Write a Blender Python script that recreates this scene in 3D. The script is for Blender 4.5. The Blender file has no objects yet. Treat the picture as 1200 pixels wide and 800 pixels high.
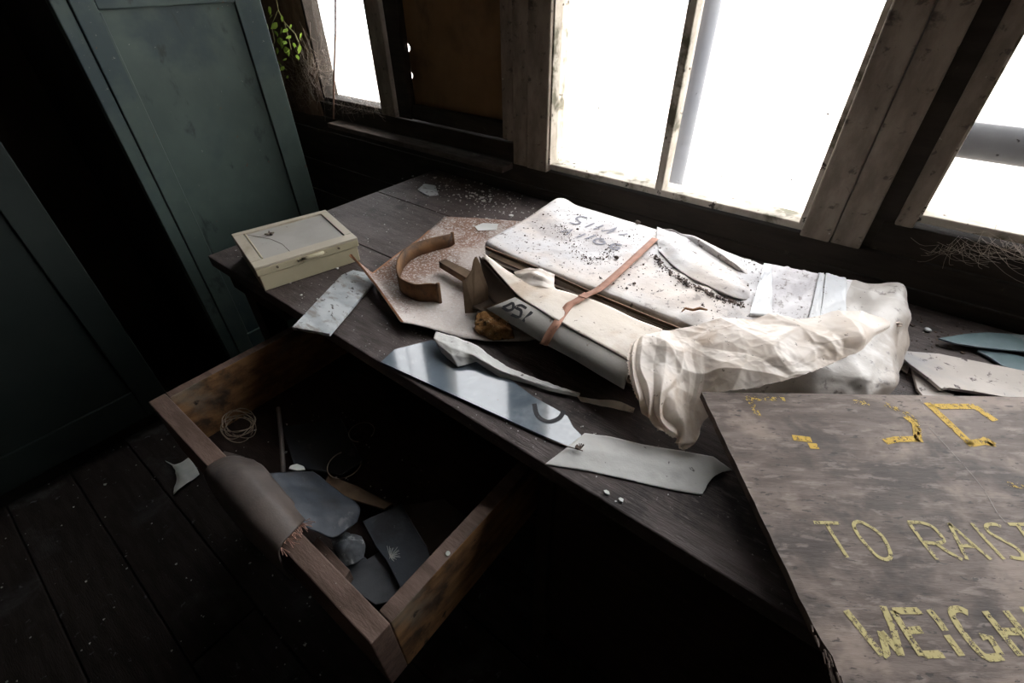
import bpy, math, random
from mathutils import Vector, Matrix, noise
random.seed(7)
S = bpy.context.scene
COL = S.collection

# ------------------------------------------------------------------ camera
CAM = Vector((0.0, 0.0, 1.35))
FPX = 550.554                                   # focal length in pixels of a 1200 px wide frame
yaw, pitch, roll = 2.46356564 - math.pi, 0.673255642, 0.0160786395
cy, sy, cp, sp = math.cos(yaw), math.sin(yaw), math.cos(pitch), math.sin(pitch)
fw = Vector((sy*cp, cy*cp, -sp)); rt0 = Vector((cy, -sy, 0)); dn0 = fw.cross(rt0)
rt = rt0*math.cos(roll) + dn0*math.sin(roll)
dn = -rt0*math.sin(roll) + dn0*math.cos(roll)
cam_data = bpy.data.cameras.new('camera')
cam_data.sensor_width = 36; cam_data.lens = FPX*36/1200; cam_data.clip_start = 0.02
cam = bpy.data.objects.new('camera', cam_data); COL.objects.link(cam)
m3 = Matrix((rt, -dn, -fw)).transposed()
cam.matrix_world = Matrix.Translation(CAM) @ m3.to_4x4()
S.camera = cam

# ------------------------------------------------------------------ sky and exposure
W = bpy.data.worlds.new('overcast_sky'); S.world = W; W.use_nodes = True
bg = W.node_tree.nodes['Background']
bg.inputs[0].default_value = (0.985, 0.985, 1.0, 1); bg.inputs[1].default_value = 6.0
S.view_settings.view_transform = 'Standard'; S.view_settings.look = 'None'
S.view_settings.gamma = 1.0; S.view_settings.use_curve_mapping = False
S.view_settings.exposure = 0.3
# ------------------------------------------------------------------ helpers
def ray(px, py): return rt*((px-600)/FPX) + dn*((py-400)/FPX) + fw
def P(px, py, z):
    d = ray(px, py); return CAM + d*((z-CAM.z)/d.z)
def PY(px, py, y):
    d = ray(px, py); return CAM + d*(y/d.y)
TT = 0.75                                       # table top height

def tag(o, label=None, cat=None, group=None, kind=None):
    if label: o['label'] = label
    if cat: o['category'] = cat
    if group: o['group'] = group
    if kind: o['kind'] = kind
    return o
WL = {}
def link(o, wl, parent):
    COL.objects.link(o)
    if parent is not None:
        o.parent = parent; o.location = wl - WL[parent.name]
    else: o.location = wl
    WL[o.name] = wl.copy()
    return o
def empty(name, loc, label=None, cat=None, group=None, kind=None):
    o = bpy.data.objects.new(name, None); o.empty_display_size = .05
    link(o, Vector(loc), None); return tag(o, label, cat, group, kind)

class MB:
    def __init__(s): s.v = []; s.f = []
    def box(s, x0, x1, y0, y1, z0, z1):
        n = len(s.v)
        s.v += [Vector(p) for p in ((x0,y0,z0),(x1,y0,z0),(x1,y1,z0),(x0,y1,z0),(x0,y0,z1),(x1,y0,z1),(x1,y1,z1),(x0,y1,z1))]
        s.f += [tuple(n+i for i in q) for q in ((3,2,1,0),(4,5,6,7),(0,1,5,4),(1,2,6,5),(2,3,7,6),(3,0,4,7))]
        return s
    def prism(s, top, th):
        """top: list of points (outline); th: thickness down, or list of bottom points"""
        n = len(s.v); k = len(top)
        top = [Vector(p) for p in top]
        bot = [p - Vector((0,0,th)) for p in top] if not isinstance(th, (list, tuple)) else [Vector(p) for p in th]
        a = sum((top[i].x*top[(i+1)%k].y - top[(i+1)%k].x*top[i].y) for i in range(k))
        if a < 0: top.reverse(); bot.reverse()
        s.v += top + bot
        s.f.append(tuple(range(n, n+k))); s.f.append(tuple(range(n+2*k-1, n+k-1, -1)))
        for i in range(k):
            j = (i+1) % k; s.f.append((n+i, n+k+i, n+k+j, n+j))
        return s
    def tube(s, pts, r, n=8, closed=False):
        pts = [Vector(p) for p in pts]; b = len(s.v); k = len(pts)
        for i, p in enumerate(pts):
            rr = r[i] if isinstance(r, (list, tuple)) else r
            t = (pts[(i+1) % k if closed else min(i+1, k-1)] - pts[(i-1) % k if closed else max(i-1, 0)]).normalized()
            u = t.cross(Vector((0,0,1)) if abs(t.z) < .9 else Vector((1,0,0))).normalized(); w = t.cross(u)
            for j in range(n):
                a = 2*math.pi*j/n; s.v.append(p + (u*math.cos(a) + w*math.sin(a))*rr)
        for i in range(k if closed else k-1):
            for j in range(n):
                i2 = (i+1) % k
                s.f.append((b+i*n+j, b+i*n+(j+1)%n, b+i2*n+(j+1)%n, b+i2*n+j))
        if not closed:
            s.f.append(tuple(b+j for j in range(n))[::-1]); s.f.append(tuple(b+(k-1)*n+j for j in range(n)))
        return s
    def grid(s, G):
        b = len(s.v); r = len(G); c = len(G[0])
        for row in G: s.v += [Vector(p) for p in row]
        for i in range(r-1):
            for j in range(c-1):
                s.f.append((b+i*c+j, b+i*c+j+1, b+(i+1)*c+j+1, b+(i+1)*c+j))
        return s
    def build(s, name, mat, parent=None, smooth=False, bevel=0, solid=0, solid_off=-1, base=None, auto=None):
        xs = [v.x for v in s.v]; ys = [v.y for v in s.v]; zs = [v.z for v in s.v]
        c = Vector(base) if base else Vector(((min(xs)+max(xs))/2, (min(ys)+max(ys))/2, min(zs)))
        me = bpy.data.meshes.new(name)
        me.from_pydata([tuple(v-c) for v in s.v], [], s.f); me.update()
        if mat: me.materials.append(mat)
        if smooth:
            for p in me.polygons: p.use_smooth = True
        o = bpy.data.objects.new(name, me); link(o, c, parent)
        if solid:
            m = o.modifiers.new('solid', 'SOLIDIFY'); m.thickness = solid; m.offset = solid_off
        if bevel:
            m = o.modifiers.new('bevel', 'BEVEL'); m.width = bevel; m.segments = 2; m.limit_method = 'ANGLE'
        return o
def cr(a, b, c, d, t):
    return 0.5*((2*b) + (c-a)*t + (2*a-5*b+4*c-d)*t*t + (3*b-a-3*c+d)*t*t*t)
def resample(pts, n):
    k = len(pts); out = []
    for i in range(n):
        u = i/(n-1)*(k-1); j = min(int(u), k-2); t = u-j
        p = lambda q: pts[max(0, min(k-1, q))]
        a = p(j-1) if j > 0 else 2*p(0)-p(1)
        d = p(j+2) if j+2 < k else 2*p(k-1)-p(k-2)
        out.append(cr(a, p(j), p(j+1), d, t))
    return out
def linsample(pts, n):
    k = len(pts); out = []
    for i in range(n):
        u = i/(n-1)*(k-1); j = min(int(u), k-2); out.append(pts[j].lerp(pts[j+1], u-j))
    return out
def patch(rows, nu, nv, lin=False):
    """rows of control points -> grid nv rows by nu columns"""
    rs = linsample if lin else resample
    R = [rs([Vector(p) for p in r], nu) for r in rows]
    cols = [rs([R[i][j] for i in range(len(R))], nv) for j in range(nu)]
    return [[cols[j][i] for j in range(nu)] for i in range(nv)]
def gnormals(G):
    r = len(G); c = len(G[0]); N = []
    for i in range(r):
        row = []
        for j in range(c):
            du = G[i][min(j+1, c-1)] - G[i][max(j-1, 0)]; dv = G[min(i+1, r-1)][j] - G[max(i-1, 0)][j]
            n = du.cross(dv)
            row.append(n.normalized() if n.length > 1e-9 else Vector((0,0,1)))
        N.append(row)
    if sum(n.z for rw in N for n in rw) < 0: N = [[-n for n in rw] for rw in N]
    return N
def fb(p, o=3):
    v = 0; a = 1
    for i in range(o): v += a*noise.noise(p); p = p*2.03; a *= .5
    return v
_dirs = []
_rr = random.Random(11)
for _k in range(40):
    _v = Vector((_rr.gauss(0,1), _rr.gauss(0,1), _rr.gauss(0,.7))).normalized(); _dirs.append((_v, _rr.random(), _rr.uniform(.6, 1.5)))
def crease(p, freq, seed=0, n=6):
    """straight sharp folds of crumpled film, in patches, about 0..1"""
    v = 0
    q = p*freq
    wv = noise.noise(q*.7+Vector((seed, 2, 5)))*.3
    for k in range(n):
        d, ph, f = _dirs[(k+seed*5) % 40]
        t = q.dot(d)*f + ph + wv
        m = noise.noise(q*.45+Vector((k*3.1, seed*1.7, 0)))*1.6+.35
        if m > 0: v += abs((t % 1)*2-1)*min(1, m)
    return v/n
def plates(p, sc, seed=0):
    """flat facets meeting in sharp creases"""
    q = p*sc+Vector((seed, seed*1.7, seed*.3))
    q = q+Vector((noise.noise(q*.6), noise.noise(q*.6+Vector((7,1,3))), 0))*.5
    d, _p = noise.voronoi(q)
    return min(1.0, (d[1]-d[0]))
def ridged(p): return 1-abs(noise.noise(p))*2
def displace(G, fn):
    N = gnormals(G); r = len(G); c = len(G[0])
    return [[G[i][j] + N[i][j]*fn(G[i][j], j/(c-1), i/(r-1)) for j in range(c)] for i in range(r)]

# ------------------------------------------------------------------ materials
def new_mat(name):
    m = bpy.data.materials.new(name); m.use_nodes = True; nt = m.node_tree; nt.nodes.clear()
    return m, nt
def N(nt, t, **kw):
    n = nt.nodes.new(t)
    for k, v in kw.items():
        if hasattr(n, k): setattr(n, k, v)
    return n
def c4(c): return (c[0], c[1], c[2], 1)
def nz(nt, co, sc, det=6, rough=.6, dist=0):
    n = nt.nodes.new('ShaderNodeTexNoise'); n.inputs['Scale'].default_value = sc; n.inputs['Detail'].default_value = det
    n.inputs['Roughness'].default_value = rough; n.inputs['Distortion'].default_value = dist
    nt.links.new(co, n.inputs['Vector']); return n.outputs['Fac']
def ramp(nt, fac, lo, hi):
    n = nt.nodes.new('ShaderNodeMapRange'); n.inputs['From Min'].default_value = lo; n.inputs['From Max'].default_value = hi
    n.interpolation_type = 'SMOOTHSTEP'; nt.links.new(fac, n.inputs['Value']); return n.outputs['Result']
def mix(nt, fac, a, b):
    n = nt.nodes.new('ShaderNodeMix'); n.data_type = 'RGBA'
    if isinstance(fac, (int, float)): n.inputs[0].default_value = fac
    else: nt.links.new(fac, n.inputs[0])
    for i, x in ((6, a), (7, b)):
        if isinstance(x, (tuple, list)): n.inputs[i].default_value = c4(x)
        else: nt.links.new(x, n.inputs[i])
    return n.outputs[2]
def coord(nt, st=(1,1,1), off=(0,0,0)):
    tc = nt.nodes.new('ShaderNodeTexCoord'); mp = nt.nodes.new('ShaderNodeMapping')
    mp.inputs['Scale'].default_value = st; mp.inputs['Location'].default_value = off
    nt.links.new(tc.outputs['Object'], mp.inputs['Vector']); return mp.outputs['Vector']
def mk(name, c1, c2, sc=6, st=(1,1,1), lo=.35, hi=.65, rough=.7, spec=.3, bump=.25, bsc=40, layers=(), trans=0, metal=0, rvar=0, grad=None):
    """layers: (colour, scale, lo, hi[, stretch[, amount]]) stains and dust over a two-tone noise base"""
    m, nt = new_mat(name)
    out = N(nt, 'ShaderNodeOutputMaterial'); b = N(nt, 'ShaderNodeBsdfPrincipled')
    co = coord(nt, st); plain = coord(nt, (1,1,1), (3.1, 1.7, .4))
    col = mix(nt, ramp(nt, nz(nt, co, sc), lo, hi), c1, c2)
    h = nz(nt, co, bsc, 5, .65)
    for i, L in enumerate(layers):
        stt = L[4] if len(L) > 4 and L[4] else (1,1,1)
        v = coord(nt, stt, (i*5.3+1, i*2.1, i*3.7))
        f = ramp(nt, nz(nt, v, L[1], 5, .62, .3), L[2], L[3])
        if grad and i == 0:
            tcg = N(nt, 'ShaderNodeTexCoord'); sx = N(nt, 'ShaderNodeSeparateXYZ'); nt.links.new(tcg.outputs['Object'], sx.inputs[0])
            gr = ramp(nt, sx.outputs[grad[0]], grad[1], grad[2]); ga = N(nt, 'ShaderNodeMath', operation='ADD'); nt.links.new(gr, ga.inputs[0])
            gb = N(nt, 'ShaderNodeMath', operation='MULTIPLY'); nt.links.new(f, gb.inputs[0]); gb.inputs[1].default_value = .55; nt.links.new(gb.outputs[0], ga.inputs[1]); ga.use_clamp = True; f = ga.outputs[0]
        if len(L) > 5:
            mm = N(nt, 'ShaderNodeMath', operation='MULTIPLY'); nt.links.new(f, mm.inputs[0]); mm.inputs[1].default_value = L[5]; f = mm.outputs[0]
        col = mix(nt, f, col, L[0])
    nt.links.new(col, b.inputs['Base Color'])
    b.inputs['Roughness'].default_value = rough; b.inputs['Specular IOR Level'].default_value = spec; b.inputs['Metallic'].default_value = metal
    if rvar:
        rr = N(nt, 'ShaderNodeMapRange'); rr.inputs['To Min'].default_value = rough-rvar; rr.inputs['To Max'].default_value = rough+rvar
        nt.links.new(nz(nt, plain, 7), rr.inputs['Value']); nt.links.new(rr.outputs['Result'], b.inputs['Roughness'])
    if bump:
        bp = N(nt, 'ShaderNodeBump'); bp.inputs['Strength'].default_value = bump; bp.inputs['Distance'].default_value = .004
        nt.links.new(h, bp.inputs['Height']); nt.links.new(bp.outputs['Normal'], b.inputs['Normal'])
    last = b.outputs[0]
    if trans:
        t = N(nt, 'ShaderNodeBsdfTranslucent'); nt.links.new(col, t.inputs['Color'])
        x = N(nt, 'ShaderNodeMixShader'); x.inputs[0].default_value = trans
        nt.links.new(last, x.inputs[1]); nt.links.new(t.outputs[0], x.inputs[2]); last = x.outputs[0]
    nt.links.new(last, out.inputs['Surface']); return m
def glass_mat(name, dust=(.8,.8,.78), amount=.008, lo=.6, hi=.85, sc=5, rough=.03):
    """thin dirty pane: clear, mirror-like at a slant, dust in patches"""
    m, nt = new_mat(name); out = N(nt, 'ShaderNodeOutputMaterial'); co = coord(nt)
    tr = N(nt, 'ShaderNodeBsdfTransparent'); gl = N(nt, 'ShaderNodeBsdfGlossy'); gl.inputs['Roughness'].default_value = rough
    fr = N(nt, 'ShaderNodeFresnel'); ge = N(nt, 'ShaderNodeNewGeometry'); im = N(nt, 'ShaderNodeMapRange'); im.inputs['To Min'].default_value = 1.5; im.inputs['To Max'].default_value = 1/1.5
    nt.links.new(ge.outputs['Backfacing'], im.inputs['Value']); nt.links.new(im.outputs['Result'], fr.inputs['IOR'])
    x = N(nt, 'ShaderNodeMixShader'); nt.links.new(fr.outputs[0], x.inputs[0]); nt.links.new(tr.outputs[0], x.inputs[1]); nt.links.new(gl.outputs[0], x.inputs[2])
    d = N(nt, 'ShaderNodeBsdfDiffuse'); d.inputs['Color'].default_value = c4(dust)
    tl = N(nt, 'ShaderNodeBsdfTranslucent'); tl.inputs['Color'].default_value = c4(dust)
    dd = N(nt, 'ShaderNodeMixShader'); dd.inputs[0].default_value = .5; nt.links.new(d.outputs[0], dd.inputs[1]); nt.links.new(tl.outputs[0], dd.inputs[2])
    f = ramp(nt, nz(nt, co, sc, 8, .7), lo, hi)
    ad = N(nt, 'ShaderNodeMath', operation='MULTIPLY_ADD'); nt.links.new(f, ad.inputs[0]); ad.inputs[1].default_value = .12; ad.inputs[2].default_value = amount
    y = N(nt, 'ShaderNodeMixShader'); nt.links.new(ad.outputs[0], y.inputs[0]); nt.links.new(x.outputs[0], y.inputs[1]); nt.links.new(dd.outputs[0], y.inputs[2])
    nt.links.new(y.outputs[0], out.inputs['Surface']); return m
def worn_paint(name, c, lo, hi, sc=120, st=(1,1,1)):
    m, nt = new_mat(name); out = N(nt, 'ShaderNodeOutputMaterial'); b = N(nt, 'ShaderNodeBsdfPrincipled')
    co = coord(nt, st); col = mix(nt, nz(nt, co, 30), tuple(x*.8 for x in c), c); nt.links.new(col, b.inputs['Base Color']); b.inputs['Roughness'].default_value = .75
    tr = N(nt, 'ShaderNodeBsdfTransparent'); x = N(nt, 'ShaderNodeMixShader')
    nt.links.new(ramp(nt, nz(nt, co, sc, 4, .7), lo, hi), x.inputs[0]); nt.links.new(tr.outputs[0], x.inputs[1]); nt.links.new(b.outputs[0], x.inputs[2])
    nt.links.new(x.outputs[0], out.inputs['Surface']); return m

M = {}
M['floor'] = mk('dark_floorboard', (.016,.012,.010), (.032,.025,.021), 5, (1.5,9,9), rough=.8, bump=.5, layers=[((.09,.09,.09), 7, .56, .72, (1,1,1), .5), ((.13,.13,.14), 45, .64, .72)])
M['desk'] = mk('worn_desk_wood', (.042,.031,.028), (.085,.066,.061), 7, (1.2,9,9), rough=.6, spec=.35, bump=.45, layers=[((.14,.115,.11), 4, .46, .66, (1,2,1), .65), ((.02,.015,.014), 7, .54, .66, None, .8), ((.17,.14,.135), 45, .58, .70, (1,3,1), .6), ((.35,.32,.30), 120, .66, .72)])
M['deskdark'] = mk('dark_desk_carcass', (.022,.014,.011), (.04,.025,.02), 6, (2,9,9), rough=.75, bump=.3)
M['drawer'] = mk('brown_drawer_wood', (.085,.055,.042), (.15,.10,.08), 6, (2,8,12), rough=.6, bump=.3, layers=[((.05,.03,.022), 5, .55, .75), ((.4,.37,.33), 140, .69, .75)])
M['drawerin'] = mk('raw_orange_drawer_wood', (.15,.078,.034), (.30,.165,.075), 5, (2,3,9), rough=.75, bump=.3, layers=[((.05,.03,.018), 7, .48, .62), ((.19,.165,.13), 4, .5, .66, None, .7), ((.03,.02,.015), 22, .62, .70)])
M['wallpaint'] = mk('peeling_beige_paint', (.20,.16,.125), (.32,.262,.21), 7, (3,3,1.2), rough=.75, bump=.6, bsc=60, layers=[((.15,.115,.09), 5, .48, .66, (2,2,.8), .85), ((.05,.038,.03), 10, .60, .70, (1,1,1.6), .85), ((.07,.055,.045), 45, .60, .68, None, .7), ((.52,.48,.42), 34, .68, .73)])
M['walldark'] = mk('dark_brown_wall_boards', (.030,.024,.018), (.05,.038,.029), 6, (1,6,6), rough=.85, bump=.4, layers=[((.09,.075,.06), 18, .63, .74)])  # very dark brown boards with paler specks
M['sash'] = mk('grimy_window_paint', (.42,.37,.30), (.55,.50,.42), 9, (2,2,2), rough=.7, bump=.3, layers=[((.12,.11,.07), 14, .5, .66), ((.05,.04,.03), 40, .62, .68)])
M['panel'] = mk('brown_hardboard_panel', (.20,.115,.05), (.27,.16,.075), 3, rough=.7, bump=.15, layers=[((.10,.06,.03), 4, .5, .75)])
M['room'] = mk('dark_room_lining', (.055,.048,.038), (.085,.074,.06), 3, rough=.9, bump=.2)  # walls and ceiling out of view, coloured dark to deepen the shadows
M['green'] = mk('faded_green_cupboard_paint', (.075,.108,.096), (.10,.142,.125), 3, rough=.5, spec=.4, bump=.15, bsc=25, layers=[((.05,.08,.085), 2.5, .45, .65), ((.04,.055,.05), 14, .58, .70, (1,1,.5)), ((.13,.09,.06), 30, .69, .74), ((.40,.42,.38), 80, .70, .75)])
M['void'] = mk('near_black_boards', (.02,.02,.018), (.03,.028,.025), 4, rough=.9, bump=0)  # near-black brown for the carcass, outer sides included, and the subfloor
M['tin'] = mk('cream_enamelled_tin', (.40,.355,.235), (.48,.43,.295), 5, rough=.42, spec=.5, bump=.06, layers=[((.35,.29,.17), 9, .56, .75), ((.12,.08,.05), 60, .69, .73)])
M['tinlid'] = mk('dusty_grey_lid_panel', (.34,.325,.295), (.42,.405,.37), 5, rough=.5, bump=.05, layers=[((.36,.34,.29), 9, .5, .7), ((.15,.13,.1), 70, .68, .72)])
M['metal'] = mk('dark_small_metal', (.10,.08,.06), (.2,.16,.12), 30, rough=.5, metal=.6)
M['rustplate'] = mk('dusty_rusted_sheet', (.20,.12,.085), (.32,.20,.15), 8, rough=.8, bump=.3, grad=('X', -.14, .10), layers=[((.70,.64,.60), 9, .45, .62, None, .9), ((.72,.69,.67), 190, .52, .60, None, .7), ((.36,.17,.10), 9, .62, .74, None, .8), ((.07,.055,.045), 130, .65, .70)])
M['rustrim'] = mk('orange_rust_edge', (.32,.15,.075), (.45,.23,.13), 20, rough=.8, bump=.3)
M['rust'] = mk('rust_brown_iron', (.20,.095,.04), (.34,.17,.075), 14, rough=.75, bump=.35, layers=[((.09,.05,.03), 12, .52, .7)])
M['strap'] = mk('pink_rust_steel_strap', (.33,.155,.10), (.45,.23,.155), 25, rough=.65, bump=.2, layers=[((.15,.07,.05), 40, .6, .7)])
M['card'] = mk('brown_cardboard', (.13,.088,.055), (.22,.15,.095), 7, rough=.85, bump=.2, layers=[((.07,.045,.03), 6, .5, .66)])
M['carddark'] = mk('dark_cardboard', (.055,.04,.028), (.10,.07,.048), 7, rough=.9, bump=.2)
WRAPL = [((.66,.52,.41), 3.2, .47, .66, None, .5), ((.43,.40,.40), 6, .50, .68, None, .75), ((.28,.23,.21), 26, .60, .70, None, .7), ((.15,.12,.11), 70, .61, .68, None, .9), ((.12,.09,.08), 150, .64, .69), ((.62,.33,.17), 5, .69, .76, None, .8)]
M['wrap'] = mk('dusty_white_wrapping', (.68,.665,.675), (.78,.77,.765), 4, rough=.6, spec=.3, bump=.25, layers=WRAPL)
M['wrapwarm'] = mk('cream_dusty_cardboard', (.70,.62,.53), (.79,.73,.66), 4, rough=.65, spec=.3, bump=.2, layers=[((.52,.39,.28), 6, .48, .64, None, .7), ((.56,.30,.15), 9, .63, .70, None, .8), ((.25,.18,.13), 110, .64, .69)])
M['tape'] = mk('white_packing_tape', (.66,.68,.71), (.74,.75,.76), 6, rough=.35, spec=.5, bump=.08, layers=[((.4,.38,.37), 60, .62, .70)])
M['plastic'] = mk('yellowed_plastic_film', (.82,.71,.61), (.90,.83,.76), 6, rough=.3, spec=.5, bump=.1, bsc=25, trans=.28, layers=[((.52,.36,.23), 9, .54, .72, None, .7), ((.20,.14,.09), 100, .65, .71)])
M['greyside'] = mk('grey_cardboard_side', (.30,.285,.26), (.38,.36,.33), 8, rough=.6, bump=.15, layers=[((.52,.36,.22), 7, .55, .72), ((.12,.09,.07), 60, .64, .70)])
M['ink'] = worn_paint('faded_stencil_ink', (.25,.25,.29), .30, .46, 110)
M['inkdark'] = worn_paint('black_stencil_ink', (.035,.035,.04), .30, .4, 90)
M['foam'] = mk('orange_rusted_wadding', (.24,.11,.035), (.42,.23,.09), 60, rough=.95, bump=.9, bsc=120, layers=[((.07,.04,.02), 40, .55, .65), ((.55,.42,.25), 90, .6, .68)])
M['slabglass'] = mk('dirty_thick_glass', (.42,.46,.48), (.62,.65,.66), 8, (1,2.5,1), .4, .6, rough=.35, spec=.5, bump=.15, layers=[((.30,.28,.26), 14, .5, .62, (1,2.2,1)), ((.06,.055,.05), 40, .60, .65, (1,2,1))])
M['bluesheet'] = mk('dusty_sheet_glass', (.11,.14,.17), (.17,.21,.245), 3, rough=.07, spec=.9, bump=.012, bsc=6, layers=[((.42,.46,.50), 5, .52, .70, None, .55), ((.10,.09,.09), 130, .69, .72)])
M['paper'] = mk('stained_grey_paper', (.62,.62,.60), (.74,.74,.72), 5, rough=.7, bump=.2, layers=[((.50,.42,.33), 4, .55, .75), ((.13,.12,.12), 60, .66, .71)])
M['dusty'] = mk('dust_covered_board', (.41,.37,.335), (.52,.475,.435), 6, rough=.7, bump=.2, layers=[((.10,.08,.08), 60, .60, .67), ((.30,.31,.33), 3, .50, .68)])
M['greenedge'] = mk('green_glass_shard', (.13,.19,.20), (.20,.27,.29), 6, rough=.25, spec=.6, bump=.05, layers=[((.34,.36,.36), 8, .55, .7)])
M['sign'] = mk('weathered_plywood', (.085,.062,.050), (.145,.112,.094), 9, (1.5,7,1), .38, .62, rough=.6, spec=.28, bump=.2, bsc=24, layers=[((.25,.195,.16), 6, .48, .60, (1,1.4,1), .8), ((.035,.026,.022), 6, .50, .62, None, .75), ((.27,.22,.19), 26, .54, .66, (1,3.5,1), .5), ((.03,.024,.02), 60, .60, .66, (1,3,1), .85)])
M['signedge'] = mk('dark_plywood_edge', (.05,.035,.028), (.11,.08,.06), 30, rough=.8)
M['yellow'] = worn_paint('worn_yellow_paint', (.47,.40,.17), .36, .52, 160)
M['orange'] = worn_paint('worn_orange_paint', (.56,.36,.045), .36, .50, 150)
M['orangefaint'] = worn_paint('nearly_gone_orange_paint', (.50,.34,.06), .49, .58, 150)
M['leather'] = mk('worn_brown_leather', (.055,.045,.04), (.10,.08,.07), 8, rough=.5, spec=.4, bump=.25, layers=[((.035,.035,.04), 5, .5, .7), ((.17,.13,.10), 9, .6, .76, None, .7), ((.3,.25,.2), 120, .70, .75)])
M['rubber'] = mk('blue_black_rubber_sheet', (.028,.034,.043), (.050,.060,.074), 7, rough=.5, spec=.35, bump=.2, layers=[((.020,.020,.022), 9, .52, .66, None, .8), ((.15,.15,.15), 30, .62, .74, None, .5), ((.12,.13,.14), 90, .68, .74)])
M['rubbergrey'] = mk('dusty_grey_rubber', (.05,.055,.063), (.09,.098,.108), 9, rough=.6, bump=.25, layers=[((.22,.23,.24), 12, .6, .74)])
M['wire'] = mk('dull_thin_wire', (.30,.24,.18), (.42,.36,.28), 20, rough=.5, metal=.4, bump=0)
M['pale'] = mk('pale_flakes', (.55,.54,.51), (.70,.69,.66), 40, rough=.8, bump=0)
M['darkbit'] = mk('dark_crumbs', (.05,.04,.035), (.14,.10,.08), 60, rough=.9, bump=0)
M['bone'] = mk('off_white_scrap', (.62,.66,.62), (.74,.76,.72), 20, rough=.6, bump=.1)
M['leaf'] = mk('young_green_leaf', (.22,.36,.05), (.36,.50,.09), 20, rough=.5, trans=.5, bump=0)
M['stem'] = mk('brown_green_stem', (.14,.13,.06), (.2,.18,.08), 20, rough=.7, bump=0)
M['web'] = mk('dusty_cobweb', (.55,.47,.40), (.65,.57,.50), 20, rough=.9, bump=0, trans=.4)
M['string'] = mk('red_brown_cord', (.30,.17,.13), (.38,.23,.18), 60, rough=.9, bump=0)
M['bark'] = mk('rough_dark_post', (.10,.065,.045), (.2,.135,.095), 9, (3,3,1), rough=.9, bump=.8, bsc=18, layers=[((.4,.30,.24), 9, .56, .75)])
M['ground'] = mk('pale_sandy_ground', (.66,.60,.52), (.74,.69,.62), 1.5, (1,3,1), rough=.9, bump=.1)
M['pole'] = mk('galvanised_pole', (.15,.16,.185), (.18,.19,.21), 6, rough=.5, bump=0)
M['pipe'] = mk('grey_steel_pipe', (.012,.012,.014), (.020,.020,.022), 8, rough=.45, spec=.25, bump=.05)
M['ledge'] = mk('dark_dusty_ledge', (.09,.07,.055), (.15,.12,.10), 8, (2,6,6), rough=.8, bump=.4, layers=[((.3,.26,.22), 14, .62, .74)])
M['dimgreen'] = mk('shaded_green_cupboard_paint', (.014,.021,.019), (.021,.029,.026), 3, rough=.6, bump=.15)  # green darkened so the left cupboard's shade sits in its colour
M['wrapgrey'] = mk('grimy_band_of_wrapping', (.50,.48,.50), (.70,.68,.69), 14, (1.5,.6,1), rough=.6, bump=.3, layers=[((.22,.19,.18), 40, .54, .66, (2,1,1), .8), ((.12,.10,.09), 110, .60, .67)])
M['iron'] = mk('rust_brown_iron_band', (.105,.055,.026), (.21,.11,.05), 14, rough=.7, bump=.35, layers=[((.05,.03,.02), 10, .5, .66), ((.30,.17,.09), 16, .62, .74)])
M['bag'] = mk('grey_rumpled_film', (.48,.445,.41), (.64,.60,.56), 7, rough=.4, spec=.5, bump=.4, bsc=22, trans=.15, layers=[((.36,.29,.23), 6, .50, .66, None, .7), ((.16,.13,.12), 50, .58, .68, None, .8), ((.74,.71,.68), 9, .56, .70, (1,2,1), .7)])
M['scuff'] = mk('scuffed_grey_scrap', (.06,.068,.078), (.11,.12,.13), 16, rough=.6, bump=.3, layers=[((.32,.33,.34), 40, .56, .68)])
M['scratch'] = worn_paint('pale_scratch', (.34,.31,.28), .36, .5, 90)
M['lidframe'] = mk('dusty_cream_lid', (.42,.375,.29), (.50,.45,.36), 5, rough=.45, spec=.45, bump=.06, layers=[((.30,.25,.17), 9, .54, .74), ((.12,.08,.05), 60, .68, .73)])
M['glass'] = glass_mat('dirty_window_glass')
M['clear'] = glass_mat('clear_dusty_glass', amount=.25)

# ------------------------------------------------------------------ setting
fl = empty('floor', (0,0,0), kind='structure')
def struct(name, mb, mat, parent=None, **k):
    o = mb.build(name, mat, parent, **k)
    if parent is None: o['kind'] = 'structure'
    return o
y = -1.9; k = 0
while y < 1.24:
    w = .168
    for (a, b) in (((-2.42, .35), (.352, 1.75)) if k % 2 else ((-2.42, -.9), (-.898, 1.75))):
        MB().box(a, b, y, min(y+w, 1.24), -.03, random.uniform(-.003, 0)).build('floor_board', M['floor'], fl, bevel=.003)
    y += w+.004; k += 1
MB().box(-2.42, 1.75, -1.9, 1.24, -.08, -.032).build('subfloor', M['void'], fl)
struct('ceiling', MB().box(-2.5, 1.85, -2.0, 1.36, 2.5, 2.58), M['room'])
struct('wall_left', MB().box(-2.5, -2.42, -2.0, 1.36, -.08, 2.5), M['room'])
struct('wall_right', MB().box(1.75, 1.83, -2.0, 1.36, -.08, 2.5), M['room'])
struct('wall_front', MB().box(-2.42, 1.75, -1.98, -1.9, -.08, 2.5), M['room'])
# window wall: dado boards below the sills and lintel above
wb = empty('wall_back', (0, 1.24, 0), kind='structure')
for (z0, z1) in ((-.03,.14),(.143,.30),(.303,.46),(.463,.62),(.623,.775),(.778,.838)):
    MB().box(-2.42, 1.75, 1.25, 1.33, z0, z1).build('wall_board', M['walldark'], wb, bevel=.003)
MB().box(.034, 1.75, 1.255, 1.33, .84, .905).build('wall_board', M['walldark'], wb, bevel=.003)
MB().box(-2.42, -.99, 1.255, 1.33, .84, .90).build('wall_board', M['walldark'], wb, bevel=.003)
MB().box(-2.42, 1.75, 1.24, 1.33, 2.28, 2.5).build('lintel', M['walldark'], wb)
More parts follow.
